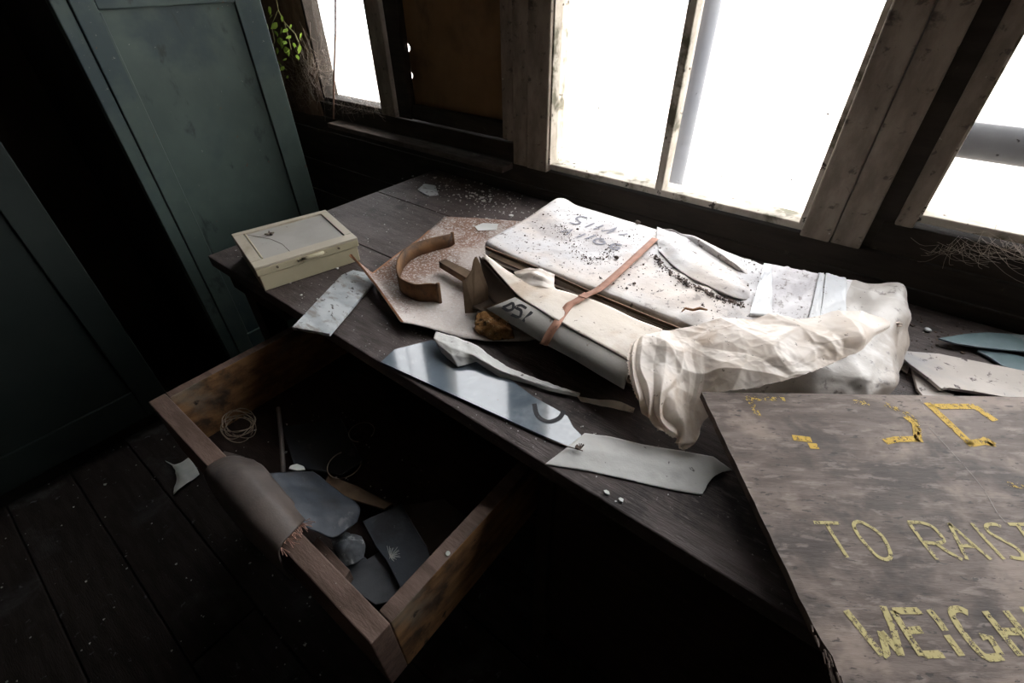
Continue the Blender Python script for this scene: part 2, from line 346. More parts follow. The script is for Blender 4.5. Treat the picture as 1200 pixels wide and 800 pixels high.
# posts
def post(x0, x1, y0, z0, z1, mat='wallpaint', name='post'):
    return MB().box(x0, x1, y0, 1.33, z0, z1).build(name, M[mat], wb, bevel=.004)
post(-.108, -.045, 1.235, .838, 2.28); post(-.043, .016, 1.238, .838, 2.28)
post(.012, .056, 1.262, .838, 2.28, 'walldark', 'recess_board')
post(.054, .088, 1.248, .905, 2.28)
post(-.925, -.848, 1.238, .838, 2.28); post(-.985, -.927, 1.244, .838, 2.28)
post(-1.035, -.987, 1.252, .905, 2.28, 'wallpaint', 'panel_stile')
MB().box(-1.545, -1.475, 1.252, 1.283, .905, 2.28).build('panel_stile', M['walldark'], wb, bevel=.004)
post(-1.63, -1.55, 1.238, .905, 2.28, 'wallpaint')
# brown panel with a rail below, slits of daylight at its left edge
pn = MB(); ring = [(-1.035, .985), (-1.035, 1.55)]
G = []
for i in range(91):
    z = .95+i*.0071
    gap = sum(h_*math.exp(-((z-PY(480, q_, 1.285).z)/.02)**2) for q_, h_ in ((56,.031),(88,.0265),(127,.032)))
    G.append([Vector((-1.500+gap, 1.285, z)), Vector((-1.035, 1.285, z))])
pn.grid(G); pn.build('brown_panel', M['panel'], wb, solid=.008)
post(-1.475, -1.035, 1.26, .905, .955, 'walldark', 'panel_rail'); post(-1.475, -1.035, 1.26, 1.59, 1.64, 'walldark', 'panel_rail')
# ledge under the left bays
lg = MB().box(-1.96, -.992, 1.196, 1.256, .818, .838); lg.build('ledge', M['ledge'], wb, bevel=.003)
def window(n, x0, x1, z0, z1, mull=(), fr=.012, yg=1.285, y0=1.25, dark=False):
    w = empty('window_%d' % n, (x0, yg, z0), kind='structure')
    MB().box(x0-.012, x1+.012, y0+.004, 1.325, z0-.014, z0+.004).build('sill', M['walldark' if dark else 'sash'], w, bevel=.003)
    MB().box(x0-fr, x0+.002, y0, 1.32, z0, z1).build('jamb', M['walldark' if dark else 'sash'], w, bevel=.002)
    MB().box(x1-.002, x1+fr, y0, 1.32, z0, z1).build('jamb', M['sash'], w, bevel=.002)
    MB().box(x0, x1, y0, 1.32, z1-.03, z1).build('head', M['sash'], w, bevel=.002)
    xs = [x0] + list(mull) + [x1]
    for m_ in mull: MB().box(m_-.011, m_+.011, y0+.004, 1.30, z0, z1-.03).build('mullion', M['sash'], w, bevel=.003)
    for a, b in zip(xs[:-1], xs[1:]):
        MB().box(a, b, yg, yg+.003, z0, z1-.03).build('pane', M['glass'], w)
        d = MB()
        for i in range(26):
            u = random.uniform(a+.01, b-.01); v = z0 + abs(random.gauss(0, .35)); r = random.uniform(.0008, .003)
            if v < z1-.05:
                pts = [Vector((u+r*random.uniform(.5,1.3)*math.cos(t), yg-.0006, v+r*random.uniform(.5,1.3)*math.sin(t))) for t in (0,1.2,2.5,3.7,5)]
                k0 = len(d.v); d.v += pts; d.f.append(tuple(range(k0, k0+5)))
        o = d.build('dirt_specks', M['darkbit'], w); o['kind'] = 'stuff'
    return w
window(1, -2.02, -1.632, .918, 2.27, dark=True)
window(2, -.845, -.118, .858, 2.27, mull=(-.481,))
window(3, .09, 1.45, .932, 2.27, mull=(.75,))
window(4, -1.472, -1.04, 1.642, 2.27)  # unseen upper window, added for more light and a reflection in the glass sheet
post(1.46, 1.75, 1.24, .905, 2.28)
# rough post at the far left of the left window
rp = []
for i in range(40):
    z = .84+i*.037; row = []
    for j in range(9):
        a = math.pi*j/8
        row.append(Vector((-2.22 - .2*math.cos(a)*(-1) + (.022*fb(Vector((j, z*8, 0)))+ .03*max(0, 1.02-z) if j > 4 else 0), 1.30-.07*math.sin(a)+.008*fb(Vector((j*.7, z*9, 4))), z)))
    rp.append(row)
MB().grid(rp).build('rough_post', M['bark'], wb, smooth=True)

# outside
struct('ground_outside', MB().box(-14, 14, 1.5, 26, -.25, -.15), M['ground'])
po = MB().tube([(-.705, 2.0, -.15), (-.705, 2.0, 3.2)], .039, 20).build('outside_pole', M['pole'], smooth=True)
tag(po, 'pale upright pole standing outside behind the right pane of the middle window', 'pole')
pi = MB().tube([(.07, 2.0, .927), (3.2, 2.0, .927)], .05, 24); pio = pi.build('outside_pipe', M['pipe'], smooth=True)
MB().box(.55, .60, 1.97, 2.03, -.15, .88).build('pipe_stand', M['pipe'], pio)
tag(pio, 'grey horizontal pipe running outside behind the rightmost window', 'pipe')

# ------------------------------------------------------------------ desk with pulled-out drawer
desk = empty('desk', (-.35, .8, 0), 'long dark wooden desk under the windows with one drawer pulled out', 'desk')
yb = [.378, .6705, .955, 1.236]
for i in range(3):
    MB().box(-1.356, .80, yb[i]+(.0012 if i else 0), yb[i+1]-.0012, TT-.032, TT).build('top_plank', M['desk'], desk, bevel=.0025)
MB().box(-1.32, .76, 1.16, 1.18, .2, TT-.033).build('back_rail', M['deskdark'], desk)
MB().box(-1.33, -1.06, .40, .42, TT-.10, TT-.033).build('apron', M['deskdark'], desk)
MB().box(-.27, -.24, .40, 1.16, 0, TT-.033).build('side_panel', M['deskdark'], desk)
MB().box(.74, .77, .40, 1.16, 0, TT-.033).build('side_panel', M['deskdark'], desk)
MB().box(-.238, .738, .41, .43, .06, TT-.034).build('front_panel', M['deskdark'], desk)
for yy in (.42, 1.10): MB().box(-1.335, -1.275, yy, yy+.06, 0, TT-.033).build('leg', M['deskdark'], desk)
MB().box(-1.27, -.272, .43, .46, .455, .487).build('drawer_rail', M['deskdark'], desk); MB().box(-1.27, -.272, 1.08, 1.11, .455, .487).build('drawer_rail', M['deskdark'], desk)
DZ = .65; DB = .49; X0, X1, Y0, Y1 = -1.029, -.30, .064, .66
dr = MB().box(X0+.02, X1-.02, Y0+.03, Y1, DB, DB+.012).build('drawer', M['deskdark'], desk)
MB().box(X0, X1, Y0, Y0+.033, DB-.003, DZ).build('front_board', M['drawer'], dr, bevel=.002)
MB().box(X0, X0+.022, Y0+.0335, Y1, DB-.003, DZ).build('side_board', M['drawerin'], dr, bevel=.002).data.materials.append(M['drawer'])
MB().box(X1-.026, X1, Y0+.0335, Y1, DB-.003, DZ).build('side_board', M['drawerin'], dr, bevel=.002).data.materials.append(M['drawer'])
for o_ in dr.children:
    if o_.name.startswith('side_board'):
        for p_ in o_.data.polygons:
            if p_.normal.z > .5: p_.material_index = 1
MB().box(X0+.0225, X1-.0265, Y1-.02, Y1, DB+.012, DZ-.01).build('back_board', M['drawerin'], dr)

# ------------------------------------------------------------------ green cupboards
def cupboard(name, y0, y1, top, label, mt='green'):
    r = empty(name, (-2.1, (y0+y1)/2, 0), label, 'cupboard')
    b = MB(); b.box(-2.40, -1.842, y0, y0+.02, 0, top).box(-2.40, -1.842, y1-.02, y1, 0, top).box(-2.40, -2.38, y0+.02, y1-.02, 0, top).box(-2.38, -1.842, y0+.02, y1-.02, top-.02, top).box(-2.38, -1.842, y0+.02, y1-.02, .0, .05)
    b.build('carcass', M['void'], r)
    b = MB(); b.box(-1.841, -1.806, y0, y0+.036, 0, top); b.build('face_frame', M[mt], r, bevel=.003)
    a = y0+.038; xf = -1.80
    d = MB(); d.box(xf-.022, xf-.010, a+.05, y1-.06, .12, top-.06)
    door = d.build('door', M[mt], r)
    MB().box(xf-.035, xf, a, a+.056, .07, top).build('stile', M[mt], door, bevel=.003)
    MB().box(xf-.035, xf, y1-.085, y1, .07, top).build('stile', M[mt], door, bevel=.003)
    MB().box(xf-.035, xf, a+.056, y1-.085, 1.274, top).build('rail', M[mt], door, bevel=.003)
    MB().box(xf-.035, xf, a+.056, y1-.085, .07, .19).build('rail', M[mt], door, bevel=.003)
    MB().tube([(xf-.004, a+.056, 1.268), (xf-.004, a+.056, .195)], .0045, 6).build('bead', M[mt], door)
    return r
cupboard('green_cupboard', .420, .968, 1.42, 'tall green painted panelled cupboard beside the left window, behind the desk end')
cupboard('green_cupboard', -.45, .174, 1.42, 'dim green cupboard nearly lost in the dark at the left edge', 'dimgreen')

# ------------------------------------------------------------------ tin box
A = P(311, 341.6, TT); B = P(422.7, 305.4, TT); A.z = B.z = TT+.001
u = (B-A); L = u.length; u.normalize(); v = Vector((-u.y, u.x, 0)); v = -v if v.x > 0 else v
D = .218
tb = empty('tin_box', A+u*L/2+v*D/2, 'cream metal box with recessed glazed lid on the left end of the desk', 'box')
def obox(u0, u1, v0, v1, z0, z1, m_=None):
    m_ = m_ or MB(); pts = [A+u*a+v*b+Vector((0,0,z1)) for a, b in ((u0,v0),(u1,v0),(u1,v1),(u0,v1))]
    return m_.prism(pts, z1-z0)
obox(0, L, 0, D, 0, .041).build('body', M['tin'], tb, bevel=.002)
lb = MB(); e = .004
obox(-e, L+e, -e, D+e, .042, .060, lb); lid = lb.build('lid', M['tin'], tb, bevel=.002)
fm = MB(); r_ = .022
obox(-e, L+e, -e, .030, .0602, .066, fm); obox(-e, L+e, D-.014, D+e, .0602, .066, fm); obox(-e, .02, .0305, D-.0145, .0602, .066, fm); obox(L-.016, L+e, .0305, D-.0145, .0602, .066, fm)
fm.build('lid_frame', M['lidframe'], lid, bevel=.0012)
obox(.0205, L-.0165, .031, D-.015, .0603, .0618).build('lid_panel', M['tinlid'], lid)
MB().tube([A+u*.024+v*.034+Vector((0,0,.066)), A+u*.024+v*(D-.02)+Vector((0,0,.066))], .0022, 6).build('lid_rod', M['tin'], lid)
hd = MB().tube([A+u*(L*.42)+v*(-.008)+Vector((0,0,.056)), A+u*(L*.47)+v*(-.011)+Vector((0,0,.056)), A+u*(L*.60)+v*(-.011)+Vector((0,0,.056)), A+u*(L*.64)+v*(-.008)+Vector((0,0,.056))], [.003,.005,.005,.003], 8).build('handle', M['tin'], lid, smooth=True)
for t in (.18, .38, .80): MB().tube([A+u*(L*t)+v*(-.003)+Vector((0,0,.053)), A+u*(L*t)+v*(-.0075)+Vector((0,0,.053))], .0028, 8).build('stud', M['metal'], lid)
ck = MB(); c0 = A+Vector((0,0,.0621))
ck.tube([c0+u*.03+v*(D-.02), c0+u*.07+v*(D*.62), c0+u*.085+v*(D*.4), c0+u*.088+v*.035], .0006, 4); ck.build('crack', M['metal'], lid)
wn = MB()
for i in range(5):
    a_ = i*1.3; wn.tube([c0+u*.075+v*(D-.055)+Vector((0,0,.002)), c0+u*(.075+.012*math.cos(a_))+v*(D-.055+.010*math.sin(a_))+Vector((0,0,.003+.003*(i%2)))], [.0035,.0018], 6)
tag(wn.build('wing_nut', M['metal'], smooth=True), 'small tarnished wing nut lying on the cream box lid', 'nut')

# ------------------------------------------------------------------ rusty sheet, band, slat
zs = TT+.012
rows = [
 [P(410,299,TT+.05), P(436,321,TT+.018), P(466,298,TT+.006), P(492,280,TT+.004), P(521,254,TT+.003), P(560,256,TT+.003), P(640,262,TT+.003)],
 [P(426,318,TT+.04), P(445,332,TT+.016), P(478,315,TT+.008), P(508,300,TT+.004), P(545,280,TT+.003), P(590,285,TT+.003), P(655,290,TT+.003)],
 [P(446,344,TT+.03), P(460,352,TT+.02), P(488,348,TT+.012), P(525,335,TT+.006), P(560,320,TT+.004), P(610,320,TT+.003), P(665,325,TT+.003)],
 [P(470,378,TT+.026), P(484,380,TT+.022), P(506,386,TT+.018), P(540,396,TT+.010), P(572,400,TT+.006), P(620,400,TT+.003), P(672,385,TT+.003)]]
G = patch(rows, 60, 40, True)
G = displace(G, lambda p, a, b: .0012*fb(Vector((p.x*8, p.y*8, 1))))
sheet = MB().grid(G).build('rusty_sheet', M['rustplate'], smooth=True, solid=.0018)
tag(sheet, 'dust-covered rusty metal sheet with bent corner lying under the curved iron band', 'sheet')
rim = MB()
e1 = resample([G[i][0] for i in range(40)], 40)
rim.grid([[p+Vector((0,0,.0022)) for p in e1], [p+Vector((.006,.002,.004)) for p in e1]])
rim.build('bent_rim', M['rustrim'], sheet, solid=.001)
e2 = G[0][:34]
MB().grid([[p+Vector((0,0,.0022)) for p in e2], [p+Vector((.006,-.006,.0022)) for p in e2]]).build('rusty_edge', M['rustrim'], sheet, solid=.001)

tops = [(530,273,.034),(524,275,.036),(505,279,.038),(486,285,.040),(473,293,.043),(466,305,.046),(465,316,.048),(468,324,.050),(475,329,.051),(488,333,.052),(503,332,.053),(513,333,.053)]
bp_ = resample([Vector((*P(px, py, zs-.006+h)[:2], h)) for px, py, h in tops], 48)
bm_ = MB(); inner = []; 
T0 = [Vector((p.x, p.y, 0)) for p in bp_]
th = .0045; rowsb = [[], [], [], []]
for i, p in enumerate(T0):
    t = (T0[min(i+1, 47)]-T0[max(i-1, 0)]).normalized(); nn = Vector((-t.y, t.x, 0)); h = bp_[i].z
    zb = zs-.003 if i > 20 else zs-.006
    rowsb[0].append(p+Vector((0,0,zb))); rowsb[1].append(p+Vector((0,0,zs-.006+h)))
bm_.grid(rowsb[:2])
band = bm_.build('iron_band', M['iron'], smooth=True, solid=th, solid_off=0)
tag(band, 'curved rust-brown iron band open at one side, standing on the rusty sheet', 'band')
for i in (0, 47):
    p = T0[i]; MB().tube([p+Vector((0,0,zs-.004)), p+Vector((0,0,zs-.004+bp_[i].z))], .0048, 10).build('curled_end', M['iron'], band, smooth=True)
# ------------------------------------------------------------------ cartons
ZT = TT+.08
# rear carton in dusty white wrapping
rear = empty('wrapped_carton', (-.27, .93, TT), 'long carton in dusty white plastic wrapping, stencilled, at the back of the strapped pair', 'carton')
xs = [-.705, -.60, -.5, -.4, -.3, -.2, -.1, 0, .07, .115, .14, .15]
yF = [.775, .757, .752, .748, .745, .742, .742, .745, .755, .775, .82, .87]
yB = [1.105, 1.11, 1.106, 1.098, 1.088, 1.068, 1.064, 1.10, 1.13, 1.125, 1.07, 1.0]
zt = [.828, .829, .829, .830, .832, .833, .832, .834, .838, .830, .812, .79]
prof = [(0,0),(0,.35),(0,.8),(.012,.95),(.04,1),(.12,1.0),(.3,1.0),(.5,1.0),(.7,1.01),(.86,1.02),(.94,1.0),(.98,.93),(1,.75),(1,.35),(1,0)]
rows = []
zb0 = TT+.003
for (a, b) in prof:
    rows.append([Vector((xs[i], yF[i]+(yB[i]-yF[i])*a-(.055*(1-b)*max(0, min(1, (xs[i]+.25)/.15)) if a < .02 else 0), zb0+(zt[i]-zb0)*b)) for i in range(len(xs))])
G = patch(rows, 170, 90)
def wrapdisp(p, uu, vv):
    top = 1 if p.z > ZT-.012 else .8
    x, yv = p.x, p.y
    d = .0022*fb(Vector((x*7, yv*7, 0)))
    k = max(0, min(1, (x+.45)/.25)); kk = max(0, min(1, (x-.0)/.08))
    d += k*.005*ridged(Vector((x*9+yv*4, yv*5, 3))) - k*.002
    fr_ = max(0, min(1, (.83-yv)/.06)) if x > -.2 else 0
    d += kk*.030*(crease(Vector((x, yv*.7, p.z*1.2)), 12, 3)-.28) - kk*.014*(plates(Vector((x*1.2, yv*.5, p.z*.6)), 13, 9)-.35) - fr_*.010*(plates(Vector((x, yv*.5, p.z*.6)), 16, 4)-.35) + (k*.8+.06)*.022*(crease(Vector((x*1.3, yv*.7, p.z)), 15, 4)-.25) + fr_*.022*(crease(Vector((x*1.2, yv, p.z*.8)), 13, 2)-.28)
    d += .012*math.exp(-((x+.69)/.03)**2)*max(0, (yv-.95)/.15)          # lifted back left corner
    return d*top
G = displace(G, wrapdisp)
from mathutils import kdtree
TOPV = [p for rw_ in G for p in rw_ if p.z > ZT-.014]
KD = kdtree.KDTree(len(TOPV))
for i_, p in enumerate(TOPV): KD.insert(Vector((p.x, p.y, 0)), i_)
KD.balance()
def hgt(x, y):
    r = KD.find_n(Vector((x, y, 0)), 3); return max(TOPV[q[1]].z for q in r)
def onto(px, py, off=.001):
    p = P(px, py, ZT+.003)
    for _ in range(3): p = P(px, py, hgt(p.x, p.y)+off)
    return p
rw = MB().grid(G)
n0 = len(rw.v); k = len(G)
rw.f.append(tuple(i*170 for i in range(k))); rw.f.append(tuple(i*170+169 for i in range(k))[::-1])
wo = rw.build('wrapping', M['wrap'], rear, smooth=True); wo.data.materials.append(M['bag']); cw = WL[wo.name]
for p in wo.data.polygons:
    c = p.center+cw
    if c.x+.006*fb(Vector((0, c.y*20, 0))) > .02+.05*(c.y-.9) or (c.x > -.2 and c.y < .765 and c.z < ZT-.004): p.material_index = 1
# bare brown board edge of its lid facing the slit
eb = [P(571,288,ZT+.002), P(632,312,ZT+.002), P(690,338,ZT+.002), P(750,363,ZT+.002), P(800,383,ZT+.002)]
eb = resample(eb, 30)
MB().grid([[p+Vector((0,-.004,.0)) for p in eb], [p+Vector((0,-.004,-.007)) for p in eb]]).build('board_edge', M['card'], rear, solid=.003)
# pleats of the wrapping on top
def fold(rows, name, mat, nu=50, nv=16, amp=.002, parent=rear, solid=.0012, sc=20):
    g = patch(rows, nu, nv); g = displace(g, lambda p, a, b: amp*fb(Vector((p.x*sc, p.y*sc, 2))) + .014*(crease(Vector(p), 16, 7)-.28))
    return MB().grid(g).build(name, M[mat], parent, smooth=True, solid=solid)
fold([[P(770,266,ZT-.002), P(800,276,ZT+.006), P(838,297,ZT+.008), P(872,316,ZT+.004), P(892,336,ZT-.004)],
      [P(769,278,ZT+.004), P(797,294,ZT+.016), P(833,314,ZT+.018), P(864,334,ZT+.012), P(886,345,ZT-.002)],
      [P(772,294,ZT+.006), P(799,318,ZT+.009), P(833,337,ZT+.010), P(861,349,ZT+.008), P(878,353,ZT)]], 'wrapping_pleat', 'wrap', 80, 24)
fold([[P(770,268,ZT-.006), P(812,277,ZT-.004), P(852,294,ZT-.004), P(892,311,ZT-.006)],
      [P(790,270,ZT+.006), P(824,283,ZT+.020), P(858,305,ZT+.021), P(891,328,ZT)],
      [P(800,281,ZT+.002), P(834,299,ZT+.008), P(864,318,ZT+.006), P(888,340,ZT-.004)]], 'wrapping_pleat', 'wrap', 80, 24)
def strip(pts, name, mat, z, parent=rear):
    g = patch([[P(*pts[0], ZT), P(*pts[3], ZT)], [P(*pts[1], ZT), P(*pts[2], ZT)]], 16, 30, True)
    g = [[Vector((p.x, p.y, hgt(p.x, p.y)+z+.0008*fb(Vector((p.x*60, p.y*60, 5))))) for p in r] for r in g]
    return MB().grid(g).build(name, M[mat], parent, smooth=True, solid=.001)
strip([(896,306),(876,374),(902,378),(903,308)], 'packing_tape', 'tape', .003)
strip([(960,318),(943,388),(957,388),(964,319)], 'packing_tape', 'tape', .003)
strip([(967,320),(957,386),(988,386),(990,322)], 'packing_tape', 'tape', .002)
strip([(901,305),(897,380),(942,386),(960,317)], 'dusty_band', 'wrapgrey', .0012)
# knot of twisted film at its right front corner
kn = MB(); kc = P(1045, 381, ZT-.002)
for i in range(9):
    a_ = i*.7; kn.tube([kc+Vector((-.012,-.004,0)), kc+Vector((.0, .004*math.sin(a_), .004*math.cos(a_))), kc+Vector((.010+.004*math.sin(i*2), .007*math.sin(a_*1.3), .008*math.cos(a_*1.1)))], [.002,.0028,.0012], 6)
kn.build('film_knot', M['plastic'], rear, smooth=True)
ZI = ZT+.0045
# stencilled characters (front to the viewer, reading along the desk)
def stroke_mesh(mb, pts, w, z, up=.0006, wy=None):
    q = [P(px, py, z) for px, py in pts]
    if len(q) > 4: q = resample(q, len(q)*4)
    k = len(q); n = len(mb.v)
    for i, p in enumerate(q):
        t = (q[min(i+1, k-1)]-q[max(i-1, 0)]); t.z = 0; t.normalize(); s_ = Vector((-t.y, t.x, 0))*w/2
        mb.v += [p+s_+Vector((0,0,up)), p-s_+Vector((0,0,up))]
    for i in range(k-1): mb.f.append((n+2*i, n+2*i+1, n+2*i+3, n+2*i+2))
def letter(strokes, w, z, mat, parent, name='letter'):
    mb = MB()
    for st_ in strokes: stroke_mesh(mb, st_, w, z)
    if z == ZI:
        for v_ in mb.v: v_.z = hgt(v_.x, v_.y)+.0012
    return mb.build(name, M[mat], parent)
def C3(pts, s, ox, oy): return [(ox+px/s, oy+py/s) for px, py in pts]
q3 = lambda pts: C3(pts, 6.667, 630, 220)
for st_ in ([[(392,226),(345,210),(305,222),(318,245),(335,262),(300,272),(250,258)]], [[(372,298),(445,268)]], [[(438,316),(515,284)]], [[(500,330),(575,322)],[(575,322),(620,300),(590,330),(540,350)]], [[(640,360),(705,352)]]):
    letter([q3(s_) for s_ in st_], .0062, ZI, 'ink', rear)
for st_ in ([[(180,330),(275,315),(225,355)]], [[(305,380),(375,352)]], [[(375,393),(455,362)]], [[(520,395),(470,390),(440,410),(470,430),(515,430),(520,412),(480,405)]], [[(660,440),(600,430),(570,455),(610,475),(640,462),(600,448)]]):
    letter([q3(s_) for s_ in st_], .0062, ZI, 'ink', rear)

# front carton: open on its left, grey side with stencil
front = empty('torn_carton', (-.38, .66, TT), 'long cream carton torn open at its left end, nearest the drawer', 'carton')
back_px = [(565,297),(581,309),(601,322),(627,334),(645,338),(670,345),(707,357),(745,375),(776,387)]
frnt_px = [(568,303),(581,318),(593,332),(607,347),(634,365),(665,384),(700,403),(724,416),(742,427)]
zr_ = [ZT+.010, ZT+.004, ZT+.0, ZT-.001, ZT, ZT, ZT, ZT, ZT]
mid = [((a[0]+b[0])/2+2, (a[1]+b[1])/2-.5) for a, b in zip(back_px, frnt_px)]
G = patch([[P(*p, z) for p, z in zip(back_px, zr_)], [P(*p, z+.0015) for p, z in zip(mid, zr_)], [P(*p, z) for p, z in zip(frnt_px, zr_)]], 70, 20)
G = displace(G, lambda p, a, b: .0012*fb(Vector((p.x*14, p.y*14, 7))))
MB().grid(G).build('top_board', M['wrapwarm'], front, smooth=True, solid=.003)
ft = resample([P(*p, ZT-.002) for p in [(604,349),(634,366),(665,385),(700,404),(724,417),(741,427)]], 24)
lowpx = [(571,362),(600,380),(635,401),(672,421),(705,441),(731,456)]
fb_ = resample([P(px, py, ZT-.027) for px, py in lowpx], 24)
fw_ = MB().grid([ft, [a.lerp(b, .5)+Vector((0,-.003,0)) for a, b in zip(ft, fb_)], fb_]).build('front_side', M['greyside'], front, smooth=True, solid=.003)
MB().grid([[p+Vector((0,-.003,-.001)) for p in ft], [p+Vector((0,-.0045,-.006)) for p in ft]]).build('side_seam', M['carddark'], front, solid=.001)
q1 = lambda pts: C3(pts, 5.333, 500, 260)
def side_letter(strokes, w):
    mb = MB()
    for st_ in strokes:
        q = []
        for px, py in st_:                       # onto the sloping side: blend from upper to lower edge
            best = None
            for i in range(24):
                for t in [j/12 for j in range(13)]:
                    p = ft[i].lerp(fb_[i], t); p = p+Vector((0, -.0035*(1-abs(2*t-1)), 0))
                    c = p-CAM; X = 600+FPX*c.dot(rt)/c.dot(fw); Y = 400+FPX*c.dot(dn)/c.dot(fw)
                    e_ = (X-px)**2+(Y-py)**2
                    if best is None or e_ < best[0]: best = (e_, p)
            q.append(best[1]+Vector((0,-.0012,.0032)))
        if len(q) > 4: q = resample(q, len(q)*3)
        n = len(mb.v); k = len(q)
        for i, p in enumerate(q):
            t = (q[min(i+1, k-1)]-q[max(i-1, 0)]).normalized(); s_ = t.cross(Vector((0,-.5,.87))).normalized()*w/2
            mb.v += [p+s_, p-s_]
        for i in range(k-1): mb.f.append((n+2*i, n+2*i+1, n+2*i+3, n+2*i+2))
    return mb.build('letter', M['inkdark'], front)
side_letter([q1(p) for p in [[(480,535),(505,515),(540,515),(535,540),(505,553),(478,548)]]], .006)
side_letter([q1(p) for p in [[(628,548),(585,532),(565,545),(590,570),(575,598),(530,580)]]], .006)
side_letter([q1(p) for p in [[(668,575),(605,628)]]], .007)
slp = [P(514,306,TT+.040), P(522,303,TT+.040), P(566,324,TT+.040), P(552,329,TT+.040)]
MB().prism(slp, .018).build('slat', M['card'], front, bevel=.001)
# bottom, hollow back and inner slats
MB().prism([(-.60,.60,ZT-.048),(-.18,.585,ZT-.048),(-.18,.72,ZT-.048),(-.66,.72,ZT-.048)], .006).build('bottom_board', M['carddark'], front)
MB().prism([(-.66,.71,ZT-.004),(-.18,.715,ZT-.006),(-.18,.722,ZT-.006),(-.66,.717,ZT-.004)], .044).build('back_side', M['carddark'], front)
MB().prism([(-.188,.60,ZT-.006),(-.18,.60,ZT-.006),(-.18,.712,ZT-.006),(-.188,.712,ZT-.006)], .042).build('end_side', M['carddark'], front)
MB().box(-.53, -.18, .615, .715, TT+.0035, TT+.026).build('under_board', M['carddark'], front)
# torn end flap, dark inner wall of the corner
def up(base, py):
    """point straight above base that appears at height py"""
    lo, hi = 0, .2
    for _ in range(40):
        m_ = (lo+hi)/2; c = base+Vector((0,0,m_))-CAM
        if 400+FPX*c.dot(dn)/c.dot(fw) > py: lo = m_
        else: hi = m_
    return base+Vector((0,0,lo))
fA = P(545,367,TT+.016); fC = P(571,357,TT+.020); fB = fA.lerp(fC, .40)+Vector((.004,-.004,-.004))
tl = [(fA,329),(fA.lerp(fB,.35),327),(fA.lerp(fB,.7),322),(fA.lerp(fC,.42),316),(fA.lerp(fC,.52),305),(fA.lerp(fC,.60),301),(fA.lerp(fC,.72),309),(fA.lerp(fC,.85),324),(fC,336)]
outl_ = [fA, fB, fC] + [up(b_, y_) for b_, y_ in reversed(tl)]
fm_ = MB(); off = Vector((.002,.0035,0)); k_ = len(outl_)
fm_.v = outl_ + [p+off for p in outl_]
fm_.f = [tuple(range(k_)), tuple(range(2*k_-1, k_-1, -1))] + [(i, k_+i, k_+(i+1)%k_, (i+1)%k_) for i in range(k_)]
fm_.build('torn_flap', M['card'], front)
MB().grid(patch([[P(562,300,ZT+.008), P(577,317,ZT+.002), P(592,333,ZT-.003), P(606,348,ZT-.004)],
            [P(567,322,ZT-.02), P(578,334,ZT-.02), P(590,345,ZT-.02), P(600,352,ZT-.014)],
            [P(571,345,ZT-.04), P(576,352,ZT-.04), P(580,356,ZT-.036), P(590,358,ZT-.025)]], 14, 10)).build('torn_corner', M['carddark'], front, smooth=True, solid=.002)
tp = MB().prism([P(571,361,ZT-.044), P(566,360,ZT-.04), P(574,366,ZT-.04), P(600,349,ZT-.003), P(609,347,ZT), P(604,350,ZT-.004)], .001); tp.build('torn_edge', M['card'], front)
# layers of brown board visible in the slit, crumpled film tucked in
for i, (za, off) in enumerate(((.012, 6), (.022, 10), (.032, 14))):
    a_ = [P(577+i*2, 296+i*2, ZT-.006-i*.008), P(612, 311+i, ZT-.008-i*.008), P(650, 327+i, ZT-.012-i*.008)]
    MB().grid([resample(a_, 14), [p+Vector((0,-.016+.003*i,-.003)) for p in resample(a_, 14)]]).build('inner_board', M['card'], rear, solid=.003)
G = patch([[P(602,317,ZT+.001), P(618,314,ZT+.004), P(632,315,ZT+.006), P(650,322,ZT+.002)],
           [P(604,322,ZT+.006), P(620,321,ZT+.013), P(636,324,ZT+.014), P(650,331,ZT+.004)],
           [P(612,331,ZT+.004), P(626,334,ZT+.006), P(640,336,ZT+.006), P(652,337,ZT+.003)]], 40, 30)
G = displace(G, lambda p, a, b: .018*(crease(Vector(p), 30, 6)-.28))
tag(MB().grid(G).build('film_scrap', M['plastic'], smooth=True), 'small crumpled scrap of yellowed film stuffed in the slit between the cartons', 'film')
# orange rusted wadding under the torn side
G = patch([[P(560,368,TT+.03), P(575,366,TT+.034), P(592,374,TT+.032), P(600,384,TT+.026)],
           [P(557,380,TT+.02), P(572,384,TT+.024), P(590,388,TT+.022), P(602,391,TT+.018)],
           [P(560,390,TT+.010), P(576,398,TT+.008), P(590,398,TT+.008), P(603,396,TT+.010)]], 36, 26)
G = displace(G, lambda p, a, b: .005*fb(Vector((p.x*60, p.y*60, p.z*60))))
tag(MB().grid(G).build('wadding', M['foam'], smooth=True, solid=.004), 'orange rusted wadding spilling from under the torn carton', 'wadding')

# steel strap across both cartons
stp = [(768,279,ZT+.008),(738,307,ZT+.008),(705,336,ZT+.009),(688,345,ZT+.008),(674,353,ZT+.008),(667,357,ZT+.0065),(659,368,ZT+.004),(652,379,ZT+.003),(645,389,ZT-.006),(638,402,ZT-.022),(636,404,ZT-.032)]
sc_ = resample([P(*p[:2], p[2]) for p in stp], 60)
hw = Vector((.0085,0,.001))
so = MB().grid([[p-hw for p in sc_], [p+hw for p in sc_]]).build('steel_strap', M['strap'], smooth=True, solid=.0012)
tag(so, 'rusted flat steel strap binding the two long cartons', 'strap')
MB().grid([[p-hw*1.12+Vector((0,0,.0015)) for p in sc_[17:21]], [p+hw*1.12+Vector((0,0,.0015)) for p in sc_[17:21]]]).build('strap_seal', M['strap'], so, solid=.001)

